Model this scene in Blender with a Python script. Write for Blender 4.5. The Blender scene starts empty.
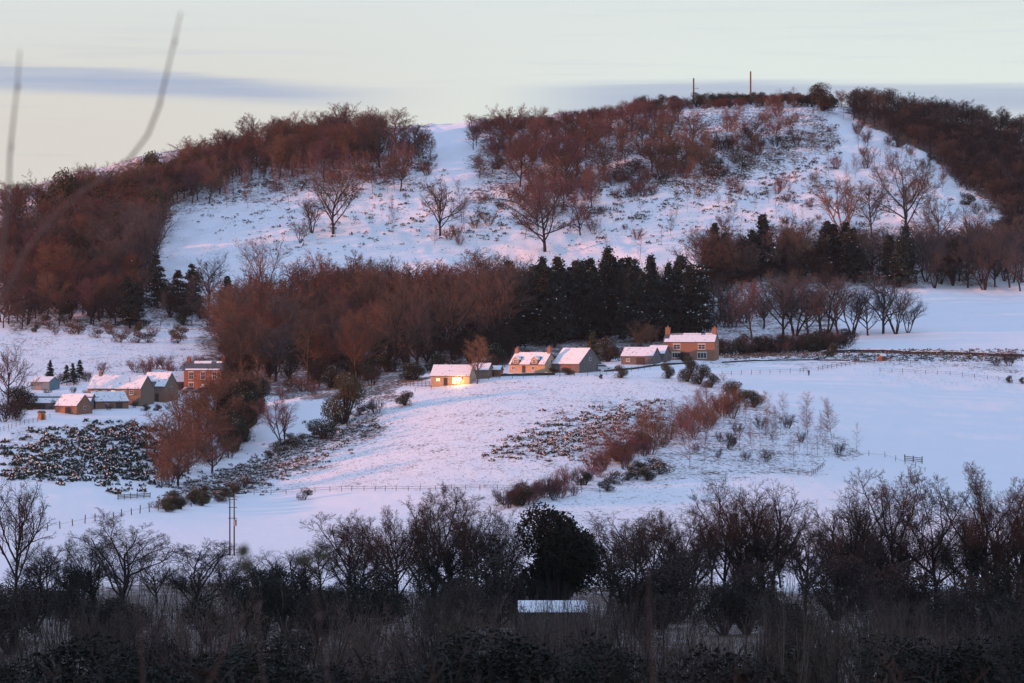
import bpy, math, random
import numpy as np
R = math.radians
SC = bpy.context.scene
COL = SC.collection
F = 3400.0            # focal length in pixels (1024 wide)
HZ = 341.5            # horizon row

# ------------------------------------------------------------------ camera, sky, sun, exposure
cam = bpy.data.cameras.new('camera'); cam_o = bpy.data.objects.new('camera', cam); COL.objects.link(cam_o)
cam.sensor_width = 36; cam.lens = F / 1024 * 36; cam.clip_end = 20000; cam.clip_start = 0.5
cam_o.location = (0, 0, 0); cam_o.rotation_euler = (R(90), 0, 0)
cam.dof.use_dof = True; cam.dof.focus_distance = 900; cam.dof.aperture_fstop = 8.0
SC.camera = cam_o

SUN_EL = 5.0
SUN_H = np.array([-0.955, -0.297])                     # horizontal direction towards the sun
sun = bpy.data.lights.new('sun', 'SUN'); sun_o = bpy.data.objects.new('sun', sun); COL.objects.link(sun_o)
sun.energy = 5.0; sun.angle = R(0.8); sun.color = (1.0, 0.31, 0.13)
from mathutils import Vector, Matrix
sv = Vector((SUN_H[0], SUN_H[1], math.tan(R(SUN_EL))))
sun_o.rotation_euler = sv.to_track_quat('Z', 'Y').to_euler()

world = bpy.data.worlds.new('World'); SC.world = world; world.use_nodes = True
nt = world.node_tree; nt.nodes.clear()
def N(t, **k):
    n = nt.nodes.new(t)
    for a, b in k.items(): setattr(n, a, b)
    return n
def LK(a, b): nt.links.new(a, b)
def M(op, a, b=None, c=None, clamp=False):
    n = nt.nodes.new('ShaderNodeMath'); n.operation = op; n.use_clamp = clamp
    for i, v in enumerate((a, b, c)):
        if v is None: continue
        if hasattr(v, 'links'): LK(v, n.inputs[i])
        else: n.inputs[i].default_value = v
    return n.outputs[0]
def MIX(f, a, b):
    n = nt.nodes.new('ShaderNodeMix'); n.data_type = 'RGBA'
    for s, v in ((n.inputs[0], f), (n.inputs[6], a), (n.inputs[7], b)):
        if hasattr(v, 'links'): LK(v, s)
        elif isinstance(v, tuple): s.default_value = (*v, 1)
        else: s.default_value = v
    return n.outputs[2]
def SS(v, lo, hi):
    n = nt.nodes.new('ShaderNodeMapRange'); n.interpolation_type = 'SMOOTHERSTEP'
    LK(v, n.inputs[0]); n.inputs[1].default_value = lo; n.inputs[2].default_value = hi
    return n.outputs[0]
sky = N('ShaderNodeTexSky', sky_type='NISHITA'); sky.sun_disc = False
sky.sun_elevation = R(SUN_EL); sky.sun_rotation = math.atan2(SUN_H[0], SUN_H[1])
tc = N('ShaderNodeTexCoord'); sp = N('ShaderNodeSeparateXYZ'); LK(tc.outputs['Generated'], sp.inputs[0])
X, Y, Z = sp.outputs
# thin high cloud sheet: pale towards the horizon, bluer overhead; long flat stratus bands far off
mp = N('ShaderNodeMapping'); mp.inputs['Scale'].default_value = (6, 6, 160)
LK(tc.outputs['Generated'], mp.inputs[0])
nz = N('ShaderNodeTexNoise'); nz.inputs['Scale'].default_value = 1.0; nz.inputs['Detail'].default_value = 4
LK(mp.outputs[0], nz.inputs['Vector'])
mp2 = N('ShaderNodeMapping'); mp2.inputs['Scale'].default_value = (14, 14, 420)
LK(tc.outputs['Generated'], mp2.inputs[0])
nz2 = N('ShaderNodeTexNoise'); nz2.inputs['Scale'].default_value = 1.0; nz2.inputs['Detail'].default_value = 5
LK(mp2.outputs[0], nz2.inputs['Vector'])
warp = M('MULTIPLY', M('SUBTRACT', nz.outputs[0], 0.5), 0.011)
E = M('ADD', Z, warp)                                  # elevation with drift
yy = M('MAXIMUM', Y, 0.05)
AZ = M('DIVIDE', X, yy)
skyc = N('ShaderNodeVectorMath', operation='SCALE'); LK(sky.outputs[0], skyc.inputs[0]); skyc.inputs['Scale'].default_value = 0.10
veil = MIX(SS(AZ, -0.15, 0.10), (0.69, 0.665, 0.62), (0.75, 0.82, 0.785))
veil = MIX(SS(Z, 0.055, 0.12), veil, (0.70, 0.76, 0.76))
high = (0.45, 0.585, 0.90)
veil = MIX(SS(Z, 0.11, 0.42), veil, high)
# band on the left: rows 64..100
E1 = M('ADD', E, M('MULTIPLY', M('ADD', AZ, 0.15), 0.05))
b1 = M('MULTIPLY', SS(E1, (HZ-106)/F, (HZ-78)/F), M('SUBTRACT', 1.0, SS(E1, (HZ-71)/F, (HZ-61)/F)))
b1 = M('MULTIPLY', b1, M('SUBTRACT', 1.0, SS(AZ, -0.10, 0.0)))
b2 = M('MULTIPLY', SS(E, (HZ-140)/F, (HZ-104)/F), M('SUBTRACT', 1.0, SS(E, (HZ-95)/F, (HZ-78)/F)))
b2 = M('MULTIPLY', b2, SS(AZ, -0.02, 0.045))
b3 = M('MULTIPLY', M('MULTIPLY', SS(nz2.outputs[0], 0.5, 0.75), 0.14), M('SUBTRACT', 1.0, SS(Z, 0.10, 0.3)))
band = M('MAXIMUM', M('MAXIMUM', M('MULTIPLY', b1, M('ADD', 0.45, M('MULTIPLY', nz2.outputs[0], 0.8))), M('MULTIPLY', b2, 0.85)), b3)
band = M('MULTIPLY', band, M('ADD', 0.75, M('MULTIPLY', nz2.outputs[0], 0.4)), clamp=True)
veil = MIX(band, veil, (0.38, 0.455, 0.62))
colr = MIX(0.95, skyc.outputs[0], veil)
bg = N('ShaderNodeBackground'); LK(colr, bg.inputs[0]); bg.inputs[1].default_value = 1.0
out = N('ShaderNodeOutputWorld'); LK(bg.outputs[0], out.inputs[0])

SC.view_settings.view_transform = 'Standard'; SC.view_settings.look = 'None'
SC.view_settings.exposure = 0.09; SC.view_settings.gamma = 1.0
SC.cycles.use_denoising = True
SC.cycles.max_bounces = 4; SC.cycles.diffuse_bounces = 2; SC.cycles.glossy_bounces = 1
SC.cycles.transparent_max_bounces = 4

# ------------------------------------------------------------------ materials
MATS = {}
def mat(name, rgb, rough=0.85, var=0.0, noise=0.0, nscale=1.0, emit=None, spec=0.25, rgb2=None, th=(0.45, 0.6), coord='Object', stretch=None):
    m = bpy.data.materials.new(name); m.use_nodes = True; t = m.node_tree
    b = t.nodes['Principled BSDF']; b.inputs['Roughness'].default_value = rough
    b.inputs['Specular IOR Level'].default_value = spec
    c = t.nodes.new('ShaderNodeRGB'); c.outputs[0].default_value = (*rgb, 1); src = c.outputs[0]
    if rgb2 or noise:
        tcn = t.nodes.new('ShaderNodeTexCoord'); no = t.nodes.new('ShaderNodeTexNoise')
        no.inputs['Scale'].default_value = nscale; no.inputs['Detail'].default_value = 4
        if stretch:
            mpn = t.nodes.new('ShaderNodeMapping'); mpn.inputs['Scale'].default_value = stretch
            t.links.new(tcn.outputs[coord], mpn.inputs[0]); t.links.new(mpn.outputs[0], no.inputs['Vector'])
        else: t.links.new(tcn.outputs[coord], no.inputs['Vector'])
    if rgb2:
        mr = t.nodes.new('ShaderNodeMapRange'); mr.inputs[1].default_value, mr.inputs[2].default_value = th
        t.links.new(no.outputs[0], mr.inputs[0])
        mx = t.nodes.new('ShaderNodeMix'); mx.data_type = 'RGBA'; t.links.new(mr.outputs[0], mx.inputs[0])
        t.links.new(src, mx.inputs[6]); mx.inputs[7].default_value = (*rgb2, 1); src = mx.outputs[2]
    if var or noise:
        hs = t.nodes.new('ShaderNodeHueSaturation'); t.links.new(src, hs.inputs['Color'])
        v = None
        if var:
            oi = t.nodes.new('ShaderNodeObjectInfo'); mr2 = t.nodes.new('ShaderNodeMapRange')
            mr2.inputs[3].default_value = 1-var; mr2.inputs[4].default_value = 1+var
            t.links.new(oi.outputs['Random'], mr2.inputs[0]); v = mr2.outputs[0]
            wn = t.nodes.new('ShaderNodeTexWhiteNoise'); wn.noise_dimensions = '1D'; t.links.new(oi.outputs['Random'], wn.inputs['W'])
            mr4 = t.nodes.new('ShaderNodeMapRange'); mr4.inputs[3].default_value = 0.485; mr4.inputs[4].default_value = 0.52
            t.links.new(wn.outputs[0], mr4.inputs[0]); t.links.new(mr4.outputs[0], hs.inputs['Hue'])
        if noise:
            mr3 = t.nodes.new('ShaderNodeMapRange'); mr3.inputs[1].default_value = 0.3; mr3.inputs[2].default_value = 0.7
            mr3.inputs[3].default_value = 1-noise; mr3.inputs[4].default_value = 1+noise
            t.links.new(no.outputs[0], mr3.inputs[0])
            if v is not None:
                mm = t.nodes.new('ShaderNodeMath'); mm.operation = 'MULTIPLY'
                t.links.new(v, mm.inputs[0]); t.links.new(mr3.outputs[0], mm.inputs[1]); v = mm.outputs[0]
            else: v = mr3.outputs[0]
        t.links.new(v, hs.inputs['Value']); src = hs.outputs[0]
    t.links.new(src, b.inputs['Base Color'])
    if emit:
        b.inputs['Emission Color'].default_value = (*emit[0], 1); b.inputs['Emission Strength'].default_value = emit[1]
    MATS[name] = m; return m

mat('snow', (0.80, 0.81, 0.84), 0.7, noise=0.03, nscale=0.4)
mat('snow_patchy', (0.80, 0.81, 0.84), 0.7, rgb2=(0.10, 0.095, 0.10), th=(0.60, 0.68), nscale=0.9)
mat('snow_roof', (0.78, 0.79, 0.82), 0.7, rgb2=(0.16, 0.155, 0.16), th=(0.60, 0.72), nscale=1.3)
mat('stone_dark', (0.05, 0.045, 0.043), noise=0.3, nscale=1.6)
mat('bark', (0.075, 0.055, 0.045), var=0.2, noise=0.3, nscale=2)
mat('bark_pale', (0.26, 0.17, 0.15), var=0.2, noise=0.35, nscale=1.5)
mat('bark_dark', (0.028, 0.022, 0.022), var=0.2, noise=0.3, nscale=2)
mat('twig_red', (0.135, 0.066, 0.044), var=0.28)
mat('twig_rust', (0.15, 0.07, 0.045), var=0.25)
mat('twig_brown', (0.10, 0.066, 0.055), var=0.28)
mat('twig_grey', (0.085, 0.07, 0.07), var=0.28)
mat('twig_plum', (0.13, 0.06, 0.062), var=0.28)
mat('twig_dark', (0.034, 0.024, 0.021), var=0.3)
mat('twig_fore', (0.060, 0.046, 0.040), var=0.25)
mat('shoot', (0.13, 0.10, 0.085), var=0.3)
mat('twig_black', (0.024, 0.018, 0.015), var=0.3)
mat('needle', (0.017, 0.030, 0.026), var=0.3)
mat('needle_brown', (0.045, 0.032, 0.018), var=0.3)
mat('leaf_green', (0.022, 0.030, 0.018), var=0.3)
mat('leaf_olive', (0.05, 0.045, 0.022), var=0.3)
mat('leaf_black', (0.014, 0.0135, 0.009), var=0.3)
mat('ivy', (0.012, 0.018, 0.012), var=0.3)
mat('gorse_leaf', (0.035, 0.040, 0.028), noise=0.4, nscale=0.5)
mat('gorse_brown', (0.085, 0.055, 0.04), noise=0.4, nscale=0.5)
mat('grass_dry', (0.23, 0.14, 0.10), noise=0.4, nscale=0.3)
mat('stone', (0.24, 0.17, 0.12), noise=0.35, nscale=1.6, rgb2=(0.15, 0.11, 0.09), th=(0.4, 0.65))
mat('stone_warm', (0.32, 0.165, 0.105), noise=0.4, nscale=1.2, rgb2=(0.17, 0.10, 0.075), th=(0.4, 0.65))
mat('stone_grey', (0.13, 0.12, 0.12), noise=0.3, nscale=1.6)
mat('brick', (0.30, 0.12, 0.075), noise=0.3, nscale=2.0, rgb2=(0.2, 0.09, 0.065), th=(0.4, 0.65))
mat('render_wall', (0.42, 0.30, 0.20), noise=0.15, nscale=1)
mat('white_frame', (0.65, 0.62, 0.58), 0.5)
mat('cream_lintel', (0.5, 0.42, 0.33), 0.7, noise=0.1)
mat('pane', (0.03, 0.035, 0.045), 0.12, spec=0.6)
mat('curtain', (0.30, 0.24, 0.2), 0.8)
mat('slate', (0.085, 0.09, 0.105), 0.6, noise=0.2, nscale=3)
mat('dark_wood', (0.06, 0.045, 0.04), noise=0.3, nscale=2)
mat('fence_wood', (0.10, 0.08, 0.07), noise=0.3, nscale=2)
mat('rust_wood', (0.22, 0.10, 0.06), noise=0.3, nscale=2)
mat('teal_metal', (0.12, 0.2, 0.24), 0.5, noise=0.15)
mat('grey_metal', (0.2, 0.2, 0.21), 0.5, noise=0.15)
mat('orange_sheet', (0.6, 0.24, 0.08), 0.5, noise=0.15)
mat('clay_pot', (0.35, 0.16, 0.1), 0.8)
mat('pole_wood', (0.15, 0.09, 0.065), noise=0.2, nscale=1)
mat('car_white', (0.62, 0.63, 0.66), 0.35, spec=0.5)
mat('car_silver', (0.32, 0.35, 0.40), 0.35, spec=0.5)
mat('car_dark', (0.03, 0.04, 0.06), 0.35, spec=0.5)
mat('rubber', (0.02, 0.02, 0.02), 0.9)
mat('navy_cloth', (0.015, 0.02, 0.04), 0.9)
mat('skin', (0.45, 0.28, 0.2), 0.6)
mat('hair', (0.03, 0.02, 0.015), 0.8)
mat('close_leaf', (0.045, 0.055, 0.035), 0.6, noise=0.3, nscale=20)
mat('close_stem', (0.13, 0.115, 0.115), 0.8, noise=0.2, nscale=30)
mat('close_stem_pale', (0.06, 0.05, 0.05), 0.8, noise=0.2, nscale=30)
mat('lamp_glow', (1, 0.8, 0.5), 0.5, emit=((1.0, 0.62, 0.22), 9.0))
mat('window_glow', (1, 0.8, 0.5), 0.5, emit=((1.0, 0.55, 0.16), 2.2))

# ------------------------------------------------------------------ terrain
def rows_table():
    U = np.array([-160, 0, 128, 256, 384, 512, 640, 768, 896, 1024, 1184], float)
    T = [  # depth, ground row at each U
     (350, [652]*11), (430, [622]*11), (500, [599]*11), (560, [582]*11),
     (610, [560, 562, 566, 566, 568, 568, 566, 566, 562, 556, 550]),
     (660, [522, 525, 530, 530, 528, 530, 533, 530, 522, 515, 512]),
     (720, [482, 485, 494, 512, 496, 485, 492, 492, 498, 510, 520]),
     (780, [445, 452, 465, 486, 459, 439, 438, 450, 468, 486, 500]),
     (840, [412, 420, 428, 449, 418, 398, 399, 408, 424, 440, 454]),
     (880, [396, 404, 406, 412, 387, 375, 374, 380, 393, 408, 420]),
     (920, [386, 390, 388, 392, 375, 367, 362, 364, 370, 380, 390]),
     (960, [372, 374, 372, 376, 366, 360, 354, 353, 353, 357, 362]),
     (1010, [352, 352, 352, 355, 352, 350, 346, 341, 336, 338, 342]),
     (1060, [332, 332, 332, 334, 334, 334, 330, 324, 318, 320, 324]),
     (1120, [308, 306, 304, 298, 294, 294, 290, 290, 293, 296, 300]),
     (1180, [285, 275, 262, 243, 246, 250, 248, 248, 254, 264, 272]),
     (1240, [255, 238, 224, 204, 200, 200, 200, 194, 204, 220, 232]),
     (1300, [226, 212, 190, 176, 158, 158, 155, 148, 158, 182, 200]),
     (1360, [206, 200, 162, 141, 134, 124, 115, 107, 122, 148, 168]),
     (1400, [200, 198, 158, 134, 126, 118, 104, 97, 110, 134, 154]),
     (1440, [204, 202, 164, 140, 131, 124, 110, 103, 116, 140, 160]),
     (1560, [245, 245, 225, 205, 190, 185, 175, 170, 180, 200, 215]),
     (1900, [300]*11), (2600, [335]*11)]
    near = [(0, -1.75), (10, -2.7), (30, -6.0), (60, -11), (120, -17.5), (200, -24), (280, -29.5), (320, -31.5)]
    ys = np.array([n[0] for n in near] + [t[0] for t in T], float)
    zs = np.zeros((len(ys), len(U)))
    for i, n in enumerate(near): zs[i] = n[1]
    for j, (y, r) in enumerate(T): zs[len(near)+j] = (HZ - np.array(r, float)) / F * y
    return U, ys, zs
_U, _Y, _Z = rows_table()
UG = np.arange(-160, 1185, 4.0); YG = np.arange(0, 2601, 2.5)
_tmp = np.array([np.interp(YG, _Y, _Z[:, k]) for k in range(len(_U))])
ZG = np.array([np.interp(UG, _U, _tmp[:, j]) for j in range(len(YG))])     # [y,u]
def gsm(a, s, ax):
    k = np.arange(-int(3*s), int(3*s)+1); w = np.exp(-k*k/(2*s*s)); w /= w.sum()
    p = [(0, 0), (0, 0)]; p[ax] = (len(k)//2, len(k)//2)
    b = np.pad(a, p, mode='edge')
    return np.apply_along_axis(lambda v: np.convolve(v, w, 'valid'), ax, b)
ZG = gsm(ZG, 10.0, 1)
_a = gsm(ZG, 2.4, 0); _b = gsm(ZG, 7.0, 0)
wy = np.clip((YG-300)/150, 0, 1)[:, None]; ZG = _a*(1-wy) + _b*wy
_rs = np.random.RandomState(5)
_W = [(w, _rs.uniform(0, 6.28), _rs.uniform(0, 6.28)) for w in (60, 43, 31, 22, 17, 13, 9.5, 7.4, 5.6) for _ in range(2)]
def relief(x, y):
    z = np.zeros_like(x, dtype=float); z2 = np.zeros_like(z)
    for w, th, ph in _W:
        k = 6.283/w
        v = np.sin((x*math.cos(th)+y*math.sin(th))*k + ph + 1.3*np.sin(x*k*0.31+ph)) * w
        if w > 14: z += v*0.006
        else: z2 += v*0.0062
    hill = np.clip((y-1080)/90, 0, 1)
    mid = np.clip((y-640)/80, 0, 1)
    return z*(0.25*mid+1.1*hill) + z2*(0.22*mid+1.15*hill)
def zat(x, y, rel=True):
    x = np.asarray(x, float); y = np.asarray(y, float)
    u = 512 + F*x/np.maximum(y, 60)
    fu = np.clip((u-UG[0])/4.0, 0, len(UG)-1.001); fy = np.clip(y/2.5, 0, len(YG)-1.001)
    iu = fu.astype(int); iy = fy.astype(int); a = fu-iu; b = fy-iy
    z = (ZG[iy, iu]*(1-a)+ZG[iy, iu+1]*a)*(1-b) + (ZG[iy+1, iu]*(1-a)+ZG[iy+1, iu+1]*a)*b
    if rel: z = z + relief(x, y)
    return z
_ys = np.arange(330, 1450, 1.0)
_GC = {}
def G(u, v, ymin=330, ymax=1440):
    """world point of the ground seen at pixel (u, v)"""
    ub = round(u*2)/2; key = (ub, ymin, ymax)
    if key not in _GC:
        ys = np.arange(ymin, ymax+1, 1.0); z = zat((ub-512)/F*ys, ys); row = HZ - F*z/ys; _GC[key] = (ys, -np.minimum.accumulate(row))
    ys, nr = _GC[key]; j = min(int(np.searchsorted(nr, -v)), len(ys)-1)
    if j == len(ys)-1: j = int(np.argmax(nr))
    y = ys[j]; a = (u-512)/F; return Vector((a*y, y, float(zat(a*y, y))))
def GY(u, y):
    x = (u-512)/F*y; return Vector((x, y, float(zat(x, y))))
def inpoly(u, v, poly):
    u = np.asarray(u, float); v = np.asarray(v, float); r = np.zeros(u.shape, bool); n = len(poly)
    for i in range(n):
        x1, y1 = poly[i]; x2, y2 = poly[(i+1) % n]
        if y1 == y2: continue
        c = ((y1 > v) != (y2 > v)) & (u < (x2-x1)*(v-y1)/(y2-y1)+x1); r ^= c
    return r

def mesh_np(name, V, Fq, mats, midx=None, smooth=False):
    me = bpy.data.meshes.new(name); V = np.asarray(V, np.float32); Fq = np.asarray(Fq, np.int32)
    k = Fq.shape[1]; me.vertices.add(len(V)); me.vertices.foreach_set('co', V.ravel())
    me.loops.add(Fq.size); me.loops.foreach_set('vertex_index', Fq.ravel())
    me.polygons.add(len(Fq)); me.polygons.foreach_set('loop_start', np.arange(0, Fq.size, k, dtype=np.int32))
    me.polygons.foreach_set('loop_total', np.full(len(Fq), k, np.int32))
    for m in mats: me.materials.append(MATS[m])
    if midx is not None: me.polygons.foreach_set('material_index', np.asarray(midx, np.int32))
    me.update(calc_edges=True)
    me.polygons.foreach_set('use_smooth', np.full(len(Fq), smooth)); me.update()
    return me
def link(name, me, parent=None, loc=None, rz=None):
    o = bpy.data.objects.new(name, me); COL.objects.link(o)
    if parent: o.parent = parent
    if loc is not None: o.location = loc
    if rz is not None: o.rotation_euler = (0, 0, rz)
    return o
def tag(o, label=None, cat=None, group=None, kind=None):
    if label: o['label'] = label
    if cat: o['category'] = cat
    if group: o['group'] = group
    if kind: o['kind'] = kind
    return o

# ground material: snow with vegetation poking through by a 'cover' attribute
def ground_mat():
    m = bpy.data.materials.new('snowy_ground'); m.use_nodes = True; t = m.node_tree; b = t.nodes['Principled BSDF']
    b.inputs['Roughness'].default_value = 0.7; b.inputs['Specular IOR Level'].default_value = 0.2
    L = t.links.new
    def n(ty): return t.nodes.new(ty)
    tc = n('ShaderNodeTexCoord'); at = n('ShaderNodeAttribute'); at.attribute_name = 'cover'
    def noise(s, d=4, r=0.6, st=None):
        q = n('ShaderNodeTexNoise'); q.inputs['Scale'].default_value = s; q.inputs['Detail'].default_value = d; q.inputs['Roughness'].default_value = r
        if st:
            mp = n('ShaderNodeMapping'); mp.inputs['Scale'].default_value = st; L(tc.outputs['Object'], mp.inputs[0]); L(mp.outputs[0], q.inputs['Vector'])
        else: L(tc.outputs['Object'], q.inputs['Vector'])
        return q.outputs[0]
    def mm(op, a, c, clamp=False):
        q = n('ShaderNodeMath'); q.operation = op; q.use_clamp = clamp
        for i, v in enumerate((a, c)):
            if hasattr(v, 'links'): L(v, q.inputs[i])
            else: q.inputs[i].default_value = v
        return q.outputs[0]
    fine = noise(1.1, 5, 0.65); mid = noise(0.16, 4); big = noise(0.035, 3)
    # noise mean ~0.5 ; threshold falls as cover rises
    mixn = mm('ADD', mm('MULTIPLY', fine, 0.6), mm('ADD', mm('MULTIPLY', mid, 0.28), mm('MULTIPLY', big, 0.12)))
    th = mm('SUBTRACT', 0.70, mm('MULTIPLY', at.outputs['Fac'], 0.40))
    fac = mm('MULTIPLY', mm('SUBTRACT', mixn, th), 12.0, True)
    mx = n('ShaderNodeMix'); mx.data_type = 'RGBA'; L(fac, mx.inputs[0])
    sn = n('ShaderNodeMix'); sn.data_type = 'RGBA'; L(mid, sn.inputs[0]); sn.inputs[6].default_value = (0.78, 0.80, 0.84, 1); sn.inputs[7].default_value = (0.86, 0.86, 0.88, 1)
    vg = n('ShaderNodeMix'); vg.data_type = 'RGBA'; L(noise(0.5, 3), vg.inputs[0]); vg.inputs[6].default_value = (0.05, 0.04, 0.035, 1); vg.inputs[7].default_value = (0.20, 0.125, 0.10, 1)
    L(sn.outputs[2], mx.inputs[6]); L(vg.outputs[2], mx.inputs[7]); L(mx.outputs[2], b.inputs['Base Color'])
    bp = n('ShaderNodeBump'); bp.inputs['Strength'].default_value = 0.5; bp.inputs['Distance'].default_value = 0.25
    hh = mm('ADD', noise(0.5, 4), mm('MULTIPLY', noise(1.8, 3), mm('MULTIPLY', at.outputs['Fac'], 1.2)))
    L(hh, bp.inputs['Height']); L(bp.outputs[0], b.inputs['Normal'])
    MATS['snowy_ground'] = m
ground_mat()

COVER = [  # polygon in the view of the ground, cover value
    ([(0, 170), (0, 340), (150, 335), (240, 330), (240, 250), (150, 290), (150, 215), (440, 205), (430, 120), (200, 120)], 0.62),
    ([(150, 215), (430, 175), (500, 150), (1000, 180), (1000, 250), (520, 262), (300, 250), (240, 290), (150, 300)], 0.38),
    ([(180, 205), (430, 180), (430, 130), (180, 150)], 0.55),
    ([(470, 215), (620, 180), (700, 200), (840, 150), (840, 95), (470, 110)], 0.60),
    ([(0, 330), (200, 330), (200, 385), (0, 385)], 0.44),
    ([(200, 325), (300, 285), (400, 280), (520, 276), (720, 285), (720, 350), (520, 365), (420, 378), (400, 400), (200, 400)], 0.72),
    ([(700, 230), (1024, 220), (1024, 290), (830, 292), (850, 345), (700, 355)], 0.6),
    ([(830, 290), (1024, 285), (1024, 348), (850, 347), (900, 330)], 0.06),
    ([(690, 350), (1024, 350), (1024, 372), (690, 366)], 0.50),
    ([(400, 398), (480, 372), (690, 372), (735, 400), (600, 470), (560, 495), (230, 492), (150, 500)], 0.41),
    ([(150, 495), (380, 412), (390, 430), (250, 495)], 0.62),
    ([(0, 430), (60, 422), (170, 418), (165, 478), (60, 484), (0, 480)], 0.5),
    ([(480, 455), (560, 410), (680, 398), (690, 420), (590, 462)], 0.5),
    ([(590, 470), (740, 395), (860, 440), (870, 460), (800, 480), (590, 490)], 0.50),
    ([(560, 475), (680, 470), (690, 540), (420, 545), (420, 492)], 0.42),
    ([(690, 368), (1024, 374), (1024, 470), (780, 490), (870, 455), (840, 430), (740, 398)], 0.12),
    ([(850, 366), (1024, 372), (1024, 392), (900, 392)], 0.24),
    ([(842, 92), (1024, 120), (1024, 250), (1005, 262), (1006, 226), (990, 202), (957, 180), (927, 154), (882, 133), (850, 122)], 0.95),
]
def build_terrain():
    al = np.concatenate([np.linspace(-0.75, -0.175, 60, endpoint=False), np.linspace(-0.175, 0.175, 470), np.linspace(0.18, 0.7, 45)])
    ys = np.concatenate([np.arange(-60, 320, 10), np.arange(320, 600, 4), np.arange(600, 1430, 2.2), np.arange(1432, 1900, 24), np.arange(1900, 2600, 80)])
    A, YY = np.meshgrid(al, ys); XX = A*(np.maximum(YY, 0)+160) 
    XX = np.where(YY > 330, A*(YY+160*np.clip((600-YY)/270, 0, 1)), XX)
    yc = np.maximum(YY, 0); ZZ = zat(XX, yc)
    ZZ = np.where(YY < 0, -1.75 - YY*0.05*0, ZZ)
    nu, ny = len(al), len(ys)
    V = np.stack([XX, YY, ZZ], -1).reshape(-1, 3)
    idx = np.arange(nu*ny).reshape(ny, nu)
    Fq = np.stack([idx[:-1, :-1], idx[:-1, 1:], idx[1:, 1:], idx[1:, :-1]], -1).reshape(-1, 4)
    me = mesh_np('ground', V, Fq, ['snowy_ground'], smooth=True)
    u = 512 + F*XX/np.maximum(YY, 60); v = HZ - F*ZZ/np.maximum(YY, 60)
    c = np.full(XX.shape, 0.08)
    c = np.where(YY < 600, 0.85*np.clip((590+14*np.sin(XX*0.09)+9*np.sin(XX*0.23+1)-YY)/70, 0.1, 1), c); c = np.where(YY > 1400, 0.6, c)
    wob = 6*np.sin(XX*0.21+YY*0.13) + 4*np.sin(XX*0.53-YY*0.31)
    vis = (YY > 600) & (YY < 1405)
    for poly, val in COVER:
        k = inpoly(u+wob, v+wob*0.4, poly) & vis
        c = np.where(k, val, c)
    c = gsm(gsm(c, 1.5, 0), 1.5, 1)
    at = me.attributes.new('cover', 'FLOAT', 'POINT'); at.data.foreach_set('value', c.astype(np.float32).ravel())
    tag(link('ground', me), kind='structure')
    # unseen ridge added to the west below, shaped to shade the valley floor
    pr = np.array([-SUN_H[1]*-1, 0]);
build_terrain()
def build_shade_ridge():  # added out of view; its profile is shaped for the shadow it casts
    h = SUN_H/np.linalg.norm(SUN_H); p = np.array([h[1], -h[0]])        # p points along +y roughly
    ss = np.linspace(-500, 760, 90); tt = np.linspace(-260, 260, 40)
    S, T = np.meshgrid(ss, tt)
    H = np.interp(S, [-500, 250, 400, 500, 555, 620, 760], [66, 60, 50, 40, 20, -8, -42])
    prof = np.cos(np.clip(T/260, -1, 1)*math.pi/2)**1.3
    base = -48
    D0 = 720.0
    Z = base + (H-base)*prof + 2.0*np.sin(S*0.05)*prof + 1.2*np.sin(S*0.13+T*0.07)*prof
    X = S*p[0] + (T+D0)*h[0]; Y = S*p[1] + (T+D0)*h[1]
    V = np.stack([X, Y, Z], -1).reshape(-1, 3); nu = len(ss); idx = np.arange(V.shape[0]).reshape(len(tt), nu)
    Fq = np.stack([idx[:-1, :-1], idx[:-1, 1:], idx[1:, 1:], idx[1:, :-1]], -1).reshape(-1, 4)
    me = mesh_np('unseen_shade_ridge', V, Fq, ['snowy_ground'], smooth=True)
    at = me.attributes.new('cover', 'FLOAT', 'POINT'); at.data.foreach_set('value', np.full(len(V), 0.3, np.float32))
    tag(link('unseen_shade_ridge', me), kind='structure')
build_shade_ridge()

# ------------------------------------------------------------------ mesh pieces
def prisms(segs, n):
    """segs: rows p0(3) p1(3) r0 r1 -> verts, quads"""
    s = np.asarray(segs, float); p0 = s[:, :3]; p1 = s[:, 3:6]; d = p1-p0; L = np.linalg.norm(d, axis=1, keepdims=True)+1e-9; d = d/L
    ref = np.where(np.abs(d[:, 2:3]) < 0.9, np.array([[0, 0, 1.0]]), np.array([[1.0, 0, 0]]))
    a = np.cross(d, ref); a /= np.linalg.norm(a, axis=1, keepdims=True); b = np.cross(d, a)
    V = []
    for P, r in ((p0, s[:, 6]), (p1, s[:, 7])):
        for k in range(n):
            th = 6.28318*k/n
            V.append(P + (a*math.cos(th)+b*math.sin(th))*r[:, None])
    V = np.stack(V, 1); m = len(s); base = (np.arange(m)*2*n)[:, None]
    Q = []
    for k in range(n):
        k2 = (k+1) % n; Q.append(base + np.array([[k, k2, n+k2, n+k]]))
    return V.reshape(-1, 3), np.stack(Q, 1).reshape(-1, 4)
def strips(tw, rng):
    """tw rows: p0 p1 w  -> thin tapered flat twigs as quads"""
    s = np.asarray(tw, float); p0 = s[:, :3]; p1 = s[:, 3:6]; d = p1-p0
    r = rng.normal(size=p0.shape); a = np.cross(d, r); a /= np.linalg.norm(a, axis=1, keepdims=True)+1e-9
    w = s[:, 6:7]
    V = np.stack([p0-a*w/2, p0+a*w/2, p1+a*w*0.22, p1-a*w*0.22], 1).reshape(-1, 3)
    return V, np.arange(len(V)).reshape(-1, 4)
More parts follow.
